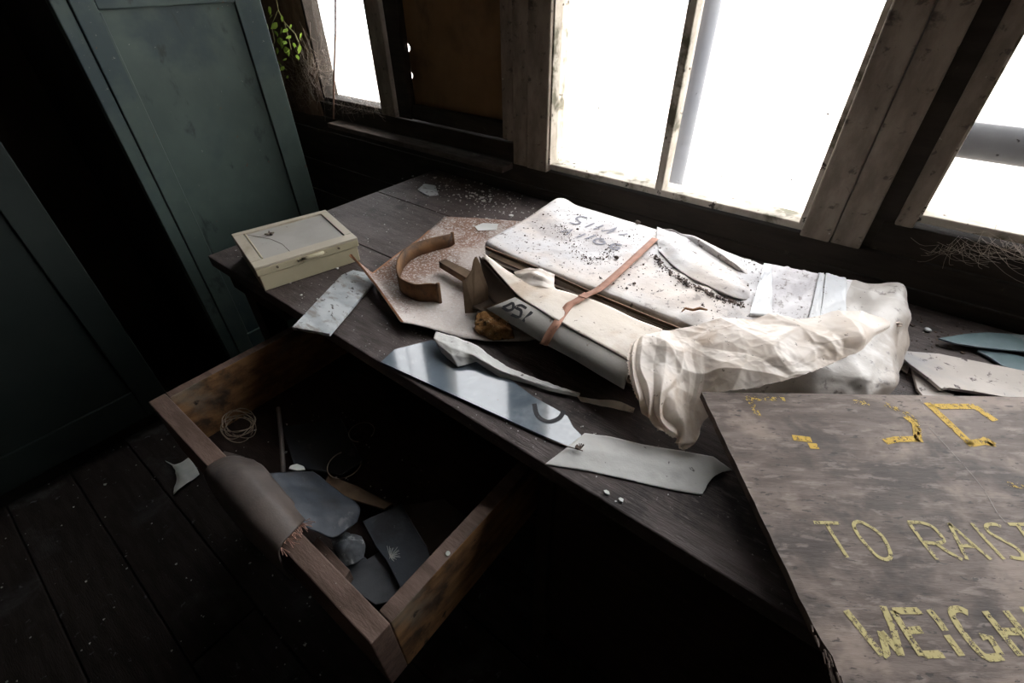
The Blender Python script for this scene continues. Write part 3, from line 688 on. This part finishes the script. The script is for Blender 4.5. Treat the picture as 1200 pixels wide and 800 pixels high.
# crumpled film hanging over the right front
cols = [
 [(741,404,.008),(735,420,.008),(740,450,-.008),(752,474,-.026),(772,500,-.046)],
 [(756,395,.012),(752,418,.012),(758,452,-.004),(768,485,-.028),(784,510,-.056)],
 [(775,388,.014),(774,410,.014),(778,445,.002),(786,485,-.030),(796,516,-.066)],
 [(798,383,.018),(798,405,.012),(802,440,-.006),(808,478,-.032),(803,526,-.070)],
 [(822,379,.020),(822,400,.016),(824,425,.0),(826,455,-.020),(826,492,-.050)],
 [(850,375,.020),(850,396,.020),(850,418,.014),(846,440,.002),(840,462,-.014)],
 [(885,372,.018),(885,393,.024),(886,416,.018),(884,436,.006),(878,455,-.008)],
 [(925,370,.018),(926,390,.026),(926,414,.020),(922,430,.008),(914,447,-.004)],
 [(965,368,.018),(968,388,.026),(969,404,.020),(964,418,.010),(956,432,-.002)],
 [(1005,369,.014),(1007,382,.020),(1005,395,.018),(1001,405,.008),(994,415,.0)],
 [(1042,374,.002),(1043,378,.006),(1043,382,.004),(1042,385,.0),(1040,388,-.004)]]
rows = [[P(c[i][0], c[i][1], ZT+.004+c[i][2]) for c in cols] for i in range(5)]
G = patch(rows, 300, 150)
def crumple(p, a, b):
    k = max(0, 1-a*2.4); end = 1 if a < .9 else (1-a)/.1
    w_ = a*14+1.2*fb(Vector((a*4, b*1.5, 0)), 2)+.5*b
    e = k*.016*(abs((w_ % 1)*2-1)-.5)*(.15+1.1*b)
    q = Vector((p.x, p.y, p.z*1.3))
    lo_ = .35+.65*min(1, a*3)
    e -= .024*(plates(Vector((q.x*.8, q.y, q.z)), 7, 3)-.35)*end*lo_
    e -= .007*(plates(Vector((q.x, q.y*.8, q.z)), 16, 5)-.35)*end
    e += .020*(crease(q, 8, 1, 4)-.27)*end*lo_
    e -= .0012*(plates(q, 55, 8)-.35)*end
    return e
G = displace(G, crumple)
for i in range(150):                               # ragged left edge and hem
    G[i][0] += Vector((.004*fb(Vector((i*.5, 0, 0))), .003*fb(Vector((i*.4, 3, 0))), 0))
for j in range(300): G[149][j] += Vector((0, 0, .006*fb(Vector((j*.12, 0, 9)))))
film = MB().grid(G).build('crumpled_film', M['plastic'], smooth=True)
tag(film, 'crumpled yellowed plastic film draped over the right front of the cartons', 'film')

# ------------------------------------------------------------------ loose sheets on the desk
sl = MB().prism([P(342,383,TT+.010), P(400,322,TT+.010), P(414,316,TT+.010), P(428,319,TT+.010), P(437,332,TT+.010), P(425,345,TT+.010), P(386,391,TT+.010)], .0075)
tag(sl.build('marbled_slab', M['slabglass'], bevel=.001), 'narrow dirty grey slab lying over the desk edge in front of the cream box', 'slab')
gs = MB().prism([P(446,424,TT+.0052), P(462,409,TT+.0052), P(506,398,TT+.0052), P(560,420,TT+.0052), P(598,444,TT+.0052), P(626,465,TT+.0052), P(650,478,TT+.0052), P(665,487,TT+.0052), P(672,500,TT+.0052), P(682,510,TT+.0052), P(678,528,TT+.0052), P(640,512,TT+.0052)], .0042)
gso = gs.build('glass_sheet', M['bluesheet'], bevel=.0006)
tag(gso, 'long bluish broken glass sheet lying along the front edge of the desk', 'glass')
letter([[(626,473),(630,487),(642,494),(655,490),(661,481)]], .008, TT+.0054, 'inkdark', gso, 'printed_mark')
g_ = patch([[P(685,507,TT+.006), P(713,511,TT+.007), P(755,521,TT+.006), P(800,528,TT+.008), P(836,535,TT+.006), P(858,551,TT+.006)],
            [P(664,524,TT+.0105), P(706,529,TT+.009), P(750,541,TT+.007), P(796,550,TT+.007), P(832,552,TT+.005), P(846,553,TT+.004)],
            [P(638,544,TT+.0015), P(690,552,TT+.002), P(740,563,TT+.0025), P(782,573,TT+.002), P(823,580,TT+.002), P(832,560,TT+.003)]], 60, 24, True)
g_ = displace(g_, lambda p, a, b: .0012*fb(Vector((p.x*25, p.y*25, 1))))
tag(MB().grid(g_).build('paper_sheet', M['paper'], smooth=True, solid=.0006, solid_off=1), 'grey torn paper on the desk edge, right of the bluish glass', 'paper')
tw = MB(); tw.tube([P(640,514,TT+.012), P(662,522,TT+.0135), P(683,528,TT+.0135)], [.0012,.001,.0008], 6)
for i in range(10):
    a_ = random.uniform(0, 6.28); p = P(680,526,TT+.013); tw.tube([p, p+Vector((.008*math.cos(a_), .008*math.sin(a_), .004))], .0009, 5)
tag(tw.build('dry_stalk', M['darkbit']), 'thin dry stalk with a small dead head lying across the grey paper', 'stalk')
g_ = patch([[P(511,388,TT+.022), P(534,394,TT+.026), P(560,406,TT+.022), P(592,428,TT+.014), P(622,441,TT+.010), P(650,450,TT+.010), P(680,459,TT+.008)],
            [P(508,396,TT+.030), P(530,407,TT+.030), P(555,416,TT+.026), P(586,434,TT+.018), P(618,445,TT+.013), P(648,454,TT+.013), P(680,461,TT+.011)],
            [P(511,402,TT+.026), P(529,416,TT+.026), P(552,420,TT+.020), P(582,436,TT+.012), P(614,447,TT+.009), P(645,456,TT+.010), P(679,463,TT+.009)],
            [P(515,410,TT+.010), P(536,430,TT+.010), P(558,424,TT+.010), P(584,441,TT+.007), P(612,448,TT+.006), P(643,458,TT+.007), P(678,465,TT+.007)]], 90, 24, True)
g_ = displace(g_, lambda p, a, b: .011*(crease(Vector(p), 26, 5)-.28)+.0012*fb(Vector((p.x*90, p.y*90, 3))))
tag(MB().grid(g_).build('torn_wrapper', M['paper'], smooth=True, solid=.0008), 'twisted strip of torn pale wrapper lying behind the bluish glass', 'wrapper')
g_ = patch([[P(676,464,TT+.012), P(700,468,TT+.014), P(724,470,TT+.014), P(744,478,TT+.012)], [P(680,470,TT+.006), P(702,475,TT+.008), P(726,480,TT+.006), P(742,484,TT+.006)]], 40, 8)
g_ = displace(g_, lambda p, a, b: .006*(ridged(Vector((p.x*50, p.y*50, 3)))-.5))
tag(MB().grid(g_).build('film_shred', M['plastic'], smooth=True), 'small frayed shred of yellow film under the front carton', 'film')
# pieces at the right behind the sign
def slab(pts, z, th, name, mat, label, cat, edge=None, grp=None):
    o = MB().prism([P(px, py, zz) for px, py, zz in [(q[0], q[1], z+(q[2] if len(q) > 2 else 0)) for q in pts]], th).build(name, M[mat], bevel=.0008)
    return tag(o, label, cat, grp)
slab([(1048,410),(1100,414),(1200,434),(1262,448),(1262,480),(1200,467),(1173,464),(1140,458),(1112,454),(1103,455),(1085,440),(1066,426)], TT+.022, .006, 'dusty_slab', 'dusty', 'dust-covered pale slab with a pointed tip behind the wooden sign', 'slab')
slab([(1068,428),(1085,441),(1100,456),(1118,462),(1112,476),(1085,468),(1075,455)], TT+.010, .0055, 'dusty_slab', 'dusty', 'small rounded dusty slab tucked under the pointed one behind the wooden sign', 'slab')
slab([(1050,412),(1060,418),(1066,428),(1064,436),(1054,430),(1048,420)], TT+.006, .004, 'dusty_slab', 'dusty', 'tiny pale chip at the right end of the wrapped carton', 'chip')
slab([(1100,396),(1130,391),(1157,389),(1200,392),(1260,396),(1260,420),(1200,411),(1147,406),(1120,402)], TT+.016, .004, 'glass_shard', 'greenedge', 'upper dark bluish pointed glass shard near the wall on the right', 'glass')
slab([(1147,405),(1200,418),(1250,430),(1250,446),(1194,433),(1175,428),(1160,418),(1146,411)], TT+.007, .004, 'glass_shard', 'greenedge', 'lower dark bluish glass shard under the pointed shard on the right', 'glass')
slab([(489,222),(497,215),(510,217),(514,228),(502,229)], TT+.004, .003, 'glass_shard', 'slabglass', 'small pale four-sided glass shard alone at the back of the desk', 'glass')
slab([(556,265),(566,261),(584,262),(582,269),(560,270)], TT+.0062, .0012, 'paper_scrap', 'paper', 'small white paper scrap at the back edge of the rusty sheet', 'paper')
def pebble(c, r, lab, m_='darkbit', cat='pebble'):
    g = [[c+Vector((r*math.cos(6.283*j/12)*math.sin(3.1416*i/7), r*.8*math.sin(6.283*j/12)*math.sin(3.1416*i/7), r*.6+r*.6*math.cos(3.1416*i/7)))*1.0 for j in range(13)] for i in range(8)]
    g = [[p+(p-c-Vector((0,0,r*.6)))*.35*noise.noise(Vector((p.x, p.y, p.z))*220) for p in rw_] for rw_ in g]
    tag(MB().grid(g).build('pebble', M[m_], smooth=True), lab, cat)
p_ = onto(722, 303, .0005); pebble(p_, .0062, 'dark round lump on the white wrapped carton left of the steel strap')
p_ = onto(747, 262, .0005); pebble(p_, .0072, 'dark crumbling lump at the back edge of the white wrapped carton')
pebble(P(1086,388,TT+.0005), .0065, 'small grey stone on the desk at the right of the cartons', 'slabglass')
# lizard-shaped dry twig on the wrapped carton
tg = MB().tube([P(799,365,ZT+.010), P(803,361,ZT+.012), P(812,363,ZT+.013), P(820,361,ZT+.013), P(829,363,ZT+.011)], [.0012,.0022,.0025,.003,.0015], 6)
tag(tg.build('dry_twig', M['rust'], smooth=True), 'short dry brown twig lying on the white wrapped carton', 'twig')

# ------------------------------------------------------------------ wooden sign
ZS = TT+.072
c0 = P(822,459,ZS); c1 = P(1200,465,ZS); c3 = P(985,800,ZS)
e1 = (c1-c0).normalized(); e2 = (c3-c0).normalized()
sg = empty('wooden_sign', (c0+e1*.32+e2*.28)*1.0, 'weathered plywood sign with worn yellow lettering lying over the desk front', 'sign')
sg.location.z = ZS-.013; WL[sg.name] = Vector(sg.location)
ed = []
for i in range(41):
    t = i/40*.56; ed.append(c0+e2*t+e1*(.0018*fb(Vector((t*60, 0, 0)))))
    if 24 < i < 28: ed[-1] += e1*.004*(1-abs(i-26)/2)
outl = [c0] + ed[1:] + [c0+e1*.64+e2*.56, c0+e1*.64]
mb_ = MB().prism(outl, .012)
ang = math.atan2(e1.y, e1.x); rotm = Matrix.Rotation(-ang, 4, 'Z'); ctr = Vector(sg.location)
mb_.v = [rotm @ (p-ctr)+ctr for p in mb_.v]
me_ = mb_.build('board', M['sign'], sg, base=sg.location); me_.rotation_euler.z = ang
me_.data.materials.append(M['signedge'])
for p in me_.data.polygons:
    if abs(p.normal.z) < .5: p.material_index = 1
# splinters at the broken spot on its left edge
spm = MB()
for i in range(30):
    p = c0+e2*random.uniform(.335,.40)+e1*random.uniform(-.003,.004)+Vector((0,0,random.uniform(-.009,.0005)))
    spm.tube([p, p+e2*random.uniform(.004,.014)-e1*random.uniform(0,.004)], [.0012,.0005], 4)
so_ = spm.build('splinters', M['sign'], sg); so_['kind'] = 'stuff'
qa = lambda pts: C3(pts, 4.615, 940, 590); qb = lambda pts: C3(pts, 5, 960, 690); qc = lambda pts: C3(pts, 3.4286, 850, 450)
for st_ in ([[(62,102),(198,106)], [(128,106),(185,200),(245,292)]],
            [[(375,128),(310,98),(278,112),(300,165),(345,222),(400,280),(450,302),(478,285),(465,235),(430,175),(375,128)]],
            [[(572,98),(650,205),(730,303)], [(572,100),(650,105),(710,130),(755,180),(762,205),(720,215),(655,208)], [(720,215),(790,262),(865,304)]],
            [[(890,302),(840,200),(792,105)], [(792,105),(900,200),(1020,303)], [(848,225),(935,232)]],
            [[(915,105),(1000,205),(1092,302)]],
            [[(1075,125),(1040,112),(995,118),(1010,155),(1080,195),(1150,235),(1190,275),(1185,298),(1120,288)]],
            [[(1115,112),(1235,112)], [(1160,112),(1300,303)], [(1300,303),(1370,303)], [(1215,205),(1280,205)]]):
    letter([qa(s_) for s_ in st_], .0042, ZS, 'yellow', sg)
for st_ in ([[(155,125),(260,255),(370,390)], [(370,390),(395,375),(360,250)], [(360,250),(420,315),(478,385)], [(478,388),(430,230),(372,100)]],
            [[(430,128),(510,255),(600,392)], [(430,128),(580,128),(590,145)], [(515,245),(600,238)], [(600,385),(725,382)]],
            [[(640,120),(700,190),(738,245)], [(745,270),(790,330),(835,392)]],
            [[(870,140),(820,118),(775,130),(800,195),(880,305),(975,398),(1070,395)], [(945,280),(1000,285),(1065,390)]],
            [[(968,130),(1080,270),(1180,392)], [(1090,128),(1180,240),(1290,392)], [(1060,250),(1200,250)]],
            [[(1185,125),(1330,125)], [(1250,125),(1420,392)]]):
    letter([qb(s_) for s_ in st_], .0068, ZS, 'yellow', sg)
letter([qc([(80,58),(240,62)]), qc([(100,68),(132,128)])], .009, ZS, 'orangefaint', sg)
letter([qc([(270,215),(345,224)]), qc([(335,248),(372,250)])], .010, ZS, 'orange', sg)
letter([qc([(515,72),(575,78)]), qc([(640,80),(720,115),(760,150),(772,190),(772,215)])], .010, ZS, 'orangefaint', sg)
letter([qc([(725,130),(765,165),(772,215),(780,232)]), qc([(640,232),(690,222),(775,220)])], .010, ZS, 'orange', sg)
letter([qc([(810,75),(890,150),(990,245)]), qc([(830,90),(1005,90)]), qc([(1000,90),(1085,148)]), qc([(970,242),(1030,232),(1080,240)]), qc([(1030,215),(1080,245)])], .011, ZS, 'orange', sg)
letter([qc([(1130,400),(1200,415)])], .007, ZS, 'orangefaint', sg)
letter([[(1078,467),(1084,480)], [(1088,500),(1120,535),(1150,570),(1168,600),(1178,612)]], .0007, ZS, 'scratch', sg, 'scratch')
# block carrying the sign
bk = MB(); cc = c0+e1*.34+e2*.15
bk.prism([Vector((cc.x+a, cc.y+b, ZS-.0122)) for a, b in ((-.08,-.06),(.1,-.06),(.1,.10),(-.08,.10))], ZS-.0122-TT-.0005)
tag(bk.build('wood_block', M['deskdark']), 'dark wood block under the lettered plywood sign', 'block')

# ------------------------------------------------------------------ in the drawer
ZD = DB+.013
g_ = patch([[(-.745,.052,.56),(-.69,.05,.54),(-.60,.05,.54),(-.515,.054,.56)],
            [(-.75,.052,.62),(-.69,.046,.61),(-.60,.046,.61),(-.505,.052,.62)],
            [(-.752,.060,.655),(-.69,.056,.668),(-.60,.054,.668),(-.512,.062,.657)],
            [(-.748,.098,.655),(-.68,.092,.676),(-.60,.090,.676),(-.522,.096,.657)],
            [(-.735,.125,.625),(-.68,.125,.655),(-.60,.12,.655),(-.545,.12,.63)]], 60, 40)
g_ = displace(g_, lambda p, a, b: .003*fb(Vector((p.x*12, p.y*12, p.z*12))))
fl_ = MB().grid(g_).build('leather_flap', M['leather'], smooth=True, solid=.003, solid_off=1)
tag(fl_, 'worn brown leather flap folded over the drawer front', 'leather')
fr = MB()
for i in range(40):
    b_ = g_[random.randint(20, 38)][59]; fr.tube([b_, b_+Vector((random.uniform(.004,.02), random.uniform(-.006,.012), random.uniform(-.008,.006)))], .0006, 4)
fo = fr.build('frayed_edge', M['string'], fl_); fo['kind'] = 'stuff'
def limp(rows, nu, nv, amp, sc, seed): 
    g = patch(rows, nu, nv); return displace(g, lambda p, a, b: amp*fb(Vector((p.x*sc, p.y*sc, seed))))
def Q(px, py, z): return P(px, py, z)
g_ = limp([[Q(288,552,.655), Q(318,556,.650), Q(345,553,.630), Q(366,553,.600)],
           [Q(312,578,.655), Q(342,578,.640), Q(372,576,.612), Q(398,578,.585)],
           [Q(335,602,.650), Q(358,602,.635), Q(390,600,.606), Q(420,594,.580)],
           [Q(356,618,.640), Q(372,624,.622), Q(392,630,.602), Q(418,612,.578)]], 40, 40, .004, 14, 1)
tag(MB().grid(g_).build('rubber_sheet', M['rubber'], smooth=True, solid=.003, solid_off=-1), 'blue-black curved rubber sheet beside the leather flap in the drawer', 'rubber')
def floppy(pts, z, name, mat, label, cat, th=.004, tilt=.0):
    o = MB().prism([P(q[0], q[1], z+(q[2] if len(q) > 2 else 0)) for q in pts], th).build(name, M[mat], bevel=.001); return tag(o, label, cat)
floppy([(385,650),(402,632),(415,640),(430,655),(455,640),(470,668),(478,700),(440,708),(400,682)], .54, 'rubber_sheet', 'rubbergrey', 'grey scuffed rubber piece near the front right corner of the drawer', 'rubber')
floppy([(425,610),(470,590),(500,640),(515,690),(478,706),(452,655),(440,640)], .552, 'rubber_sheet', 'rubber', 'dark folded rubber strip under the white seed head in the drawer', 'rubber')
g_ = limp([[Q(386,630,.560), Q(402,624,.566), Q(424,628,.560)], [Q(392,642,.564), Q(408,642,.572), Q(428,640,.564)], [Q(402,664,.556), Q(414,660,.562), Q(426,654,.560)]], 30, 30, .004, 40, 3)
g_ = displace(g_, lambda p, a, b: .004*(plates(p, 40, 2)-.35))
tag(MB().grid(g_).build('crumpled_rubber', M['scuff'], solid=.002, smooth=True), 'small crumpled scuffed grey scrap beside the reddish strip at the drawer front', 'rubber')
floppy([(468,592),(520,585),(555,612),(530,640),(505,650)], .535, 'rubber_sheet', 'leather', 'dull brown rubber sheet at the right inner side of the drawer', 'rubber')
floppy([(330,500),(400,490),(425,540),(400,556),(345,546)], .52, 'rubber_sheet', 'rubber', 'flat black rubber sheet lying in the middle of the drawer', 'rubber')
floppy([(262,528),(285,534),(305,550),(300,565),(280,560),(258,540)], .60, 'cloth_scrap', 'leather', 'rounded brown leather scrap by the left front of the drawer', 'leather')
floppy([(372,628),(410,668),(404,678),(364,640)], .57, 'wooden_strip', 'drawer', 'reddish wooden strip inside the drawer front', 'strip', .03)
floppy([(385,556),(420,570),(460,590),(450,596),(410,584),(380,566)], .545, 'bent_leather', 'card', 'curled tan leather piece near the wire hoops', 'leather', .006)
floppy([(340,545),(348,543),(356,546),(358,550),(348,551),(338,549)], .575, 'white_chip', 'bone', 'small white chip on the dark rubber by the iron bar', 'chip', .003)
MB_ = MB().tube([P(326,478,.555), P(330,515,.555), P(332,555,.56)], .005, 8)
tag(MB_.build('iron_bar', M['leather'], smooth=True), 'thin dark iron bar lying in the drawer beside the wire coil', 'bar')
wc = MB(); c_ = P(283,503,.53)
for i in range(7):
    rx = random.uniform(.030,.042); ry = random.uniform(.024,.034); ph = random.uniform(0, 6); ox = random.uniform(-.006,.006); oy = random.uniform(-.006,.006)
    pts = [c_+Vector((ox+rx*math.cos(t*.19+ph)*1.15, oy+ry*math.sin(t*.19+ph), .004+i*.003+.006*math.sin(t*.19*2+i))) for t in range(33)]
    wc.tube(pts, .0008, 5, closed=False)
tag(wc.build('wire_coil', M['wire'], smooth=True), 'loose coil of thin brown wire in the left of the drawer', 'wire')
def hoop(px, py, z, r, a0, a1, lab):
    c = P(px, py, z); pts = [c+Vector((r*math.cos(a0+(a1-a0)*t/24), r*math.sin(a0+(a1-a0)*t/24), .003)) for t in range(25)]
    tag(MB().tube(pts, .0009, 5).build('wire_hoop', M['wire'], smooth=True), lab, 'wire')
hoop(404,545,.545, .034, -3.6, .9, 'thin wire hoop nearest the dark rubber sheet, its rim catching light')
hoop(424,507,.535, .028, .2, 5.4, 'fainter wire hoop at the dark back of the drawer')
sd = MB(); c_ = P(457,652,.562)
for i in range(26):
    a_ = random.uniform(-.6, 3.4); e_ = random.uniform(.1, .9); r = random.uniform(.012,.020)
    sd.tube([c_, c_+Vector((r*math.cos(a_)*math.cos(e_), r*math.sin(a_)*math.cos(e_), r*math.sin(e_)))], .0003, 4)
tag(sd.build('seed_head', M['bone']), 'tiny white feathery seed head on the dark rubber in the drawer', 'seed')
bt = MB().tube([P(525,648,DZ+.003), P(525,648,DZ+.0005)], .0035, 10)
tag(bt.build('white_bead', M['bone']), 'tiny white button on the right rim of the drawer', 'button')

# ------------------------------------------------------------------ floor scrap
g_ = patch([[P(194,540,.01), P(208,544,.012), P(222,536,.014)], [P(206,552,.008), P(216,552,.016), P(230,548,.010)], [P(204,580,.004), P(212,572,.012), P(234,556,.006)]], 24, 24)
g_ = displace(g_, lambda p, a, b: .006*(ridged(Vector((p.x*20, p.y*20, 1)))-.5))
tag(MB().grid(g_).build('paper_scrap', M['bone'], smooth=True, solid=.001), 'torn pale greenish scrap on the floor left of the drawer', 'paper')

# ------------------------------------------------------------------ flakes, crumbs
def flakes(name, mat, label, n, region, zf, smin, smax, cat='debris', thick=.4):
    mb = MB()
    for i in range(n):
        p = region(); r = random.uniform(smin, smax)*(1 if random.random() < .85 else 2)
        k = random.randint(3, 5); a0 = random.uniform(0, 6)
        pts = [Vector((p[0]+r*random.uniform(.5,1.2)*math.cos(a0+6.283*j/k), p[1]+r*random.uniform(.5,1.2)*math.sin(a0+6.283*j/k), zf(p)+r*thick+.0003)) for j in range(k)]
        mb.prism(pts, r*thick)
    o = mb.build(name, M[mat]); return tag(o, label, cat, kind='stuff')
def tab_l():
    while True:
        x = random.uniform(-1.34,-.62); yv = random.uniform(.39,1.22)
        if random.random() < .35 + .65*(yv > .9): return (x, yv)
flakes('paint_flakes', 'pale', 'pale paint flakes scattered over the left half of the desk top', 420, tab_l, lambda p: TT, .0007, .0022)
flakes('paint_flakes', 'pale', 'thick drift of paint flakes at the back left of the desk', 160, lambda: (random.gauss(-1.05,.1), min(1.22, random.gauss(1.13,.05))), lambda p: TT, .0015, .0045)
flakes('crumbs', 'darkbit', 'dark crumbs and grit scattered on the white wrapped carton', 520, lambda: (random.uniform(-.68,.06), random.uniform(.78,1.05)), lambda p: hgt(*p)-.0005, .0006, .0019, thick=.7)
CRP = resample([P(*q_, ZT) for q_ in [(768,300),(790,322),(815,338),(842,350),(872,358)]], 200)
def crev():
    p = random.choice(CRP); return (p.x+random.gauss(0,.004), p.y-.006+random.gauss(0,.005))
flakes('crumbs', 'darkbit', 'line of dirt gathered along the pleat of the white wrapping', 420, crev, lambda p: hgt(*p)-.0003, .0007, .0022, thick=.7)
LTR = [P(*q_, ZT) for q_ in [(655,262),(668,285),(690,305),(712,300),(720,285)]]; LTR = resample(LTR, 200)
def ltr():
    p = random.choice(LTR); return (p.x+random.gauss(0,.010), p.y+random.gauss(0,.009))
flakes('crumbs', 'darkbit', 'curve of brown grit below the faded stencil on the white wrapping', 380, ltr, lambda p: hgt(*p)-.0003, .0005, .0014, thick=.7)
flakes('crumbs', 'darkbit', 'grit on the desk top at the right of the cartons', 300, lambda: (random.uniform(.13,.5), random.uniform(.85,1.2)), lambda p: TT, .001, .003)
flakes('crumbs', 'pale', 'fine pale grit along the front edge of the desk', 120, lambda: (random.uniform(-1.0,-.05), random.uniform(.385,.50)), lambda p: TT, .0006, .0016)
flakes('floor_grit', 'pale', 'tiny pale specks of grit on the dark floor', 160, lambda: (random.uniform(-2.0,-.5), random.uniform(-.5,.3)), lambda p: 0, .001, .004)
flakes('drawer_grit', 'pale', 'small pale specks lying inside the drawer', 60, lambda: (random.uniform(-.95,-.36), random.uniform(.12,.36)), lambda p: ZD, .0008, .002)
for (px, py, r, lab) in ((728,585,.0045,'white chip nearest the front edge of the desk below the grey paper'), (711,576,.0045,'white chip just below the left part of the grey paper')):
    p = P(px, py, TT+.003); tag(MB().prism([p+Vector((r*math.cos(t)*random.uniform(.7,1.2), r*math.sin(t)*.7, 0)) for t in (0,1.1,2.2,3.3,4.4,5.4)], .003).build('white_chip', M['bone']), lab, 'chip')
p = P(768,262,ZT+.012); 

# ------------------------------------------------------------------ vine, cord, cobwebs
vn = empty('climbing_vine', (-2.0, 1.15, .9), 'green-leaved vine creeping in between the green cupboard and left window', 'vine')
lf = None
stems = [[(322,-10),(326,12),(333,26),(338,44),(341,58)], [(326,10),(318,30),(322,48),(316,62)], [(333,26),(346,40),(352,55)], [(352,46),(348,56)], [(322,70),(330,78),(336,82)], [(316,62),(326,78),(330,92)]]
for s_ in stems:
    MB().tube([PY(px, py, 1.18) for px, py in s_], .0022, 5).build('stem', M['stem'], vn)
# the vine hangs from the wall head down to its tips
MB().tube([PY(322,-10,1.18), Vector((-1.93,1.22,1.6)), Vector((-1.95,1.235,2.2))], .004, 5).build('stem', M['stem'], vn)
lm = bpy.data.meshes.new('leaf')
lv = [(0,0,0),(.35,.25,.06),(.42,.6,.03),(.2,.85,.05),(0,1.15,-.08),(-.2,.85,.05),(-.42,.6,.03),(-.35,.25,.06)]
lm.from_pydata(lv, [], [(0,1,2,3,4),(0,4,5,6,7)]); lm.materials.append(M['leaf'])
random.seed(3)
for (px, py, r) in ((315,10,8),(318,20,6),(325,30,9),(330,34,7),(322,38,6),(337,36,7),(341,44,6),(328,48,11),(334,58,9),(340,60,6),(353,40,6),(351,56,9),(344,52,5),(318,52,5),(326,74,8),(333,80,7),(335,50,6),(326,92,6),(312,30,6),(336,70,5),(320,84,6),(327,100,5),(318,64,6),(347,66,5),(341,30,5),(330,20,6),(324,58,7),(338,90,4),(316,98,5)):
    o = bpy.data.objects.new('leaf', lm); w_ = PY(px, py-r*.4, 1.172+random.uniform(-.015,.01))
    link(o, w_, vn); s_ = r*.0036; o.scale = (s_, s_, s_)
    o.rotation_euler = (math.radians(random.uniform(200,300)), random.uniform(-.6,.6), random.uniform(-.7,.7))
cd = MB().tube([Vector((PY(392,0,1.19).x+.02,1.19,2.27)), PY(393,-20,1.19), PY(393,40,1.19), PY(391,100,1.19), PY(391,139,1.19)], .0035, 8)
tag(cd.build('cord', M['string'], smooth=True), 'thin reddish cord hanging straight down in front of the left window', 'cord')
wbm = MB()
for i in range(260):
    a = PY(random.gauss(362,12), random.gauss(85,16), 1.225); b = a+Vector((random.gauss(0,.07), random.uniform(-.02,.015), random.gauss(0,.05)))
    mid_ = a.lerp(b, .5)+Vector((random.gauss(0,.01), 0, -.012)); wbm.tube(resample([a, mid_, b], 6), .00025, 3)
for i in range(70):
    a = PY(random.uniform(388,448), random.uniform(118,130), 1.245); b = a+Vector((random.gauss(0,.05), random.uniform(-.03,.01), random.gauss(-.01,.02)))
    wbm.tube(resample([a, a.lerp(b, .5)+Vector((0,0,-.01)), b], 6), .00025, 3)
tag(wbm.build('cobwebs', M['web']), 'dusty cobwebs across the bottom left of the left window', 'cobweb', kind='stuff')
wbm = MB()
for i in range(80):
    a = PY(random.uniform(1095,1200), random.gauss(284,7), 1.235); b = a+Vector((random.gauss(.03,.04), random.uniform(-.03,.01), random.gauss(-.012,.012)))
    wbm.tube(resample([a, a.lerp(b, .5)+Vector((0,0,-.01)), b], 6), .00025, 3)
tag(wbm.build('cobwebs', M['web']), 'thin cobwebs hanging below the rightmost window', 'cobweb', kind='stuff')
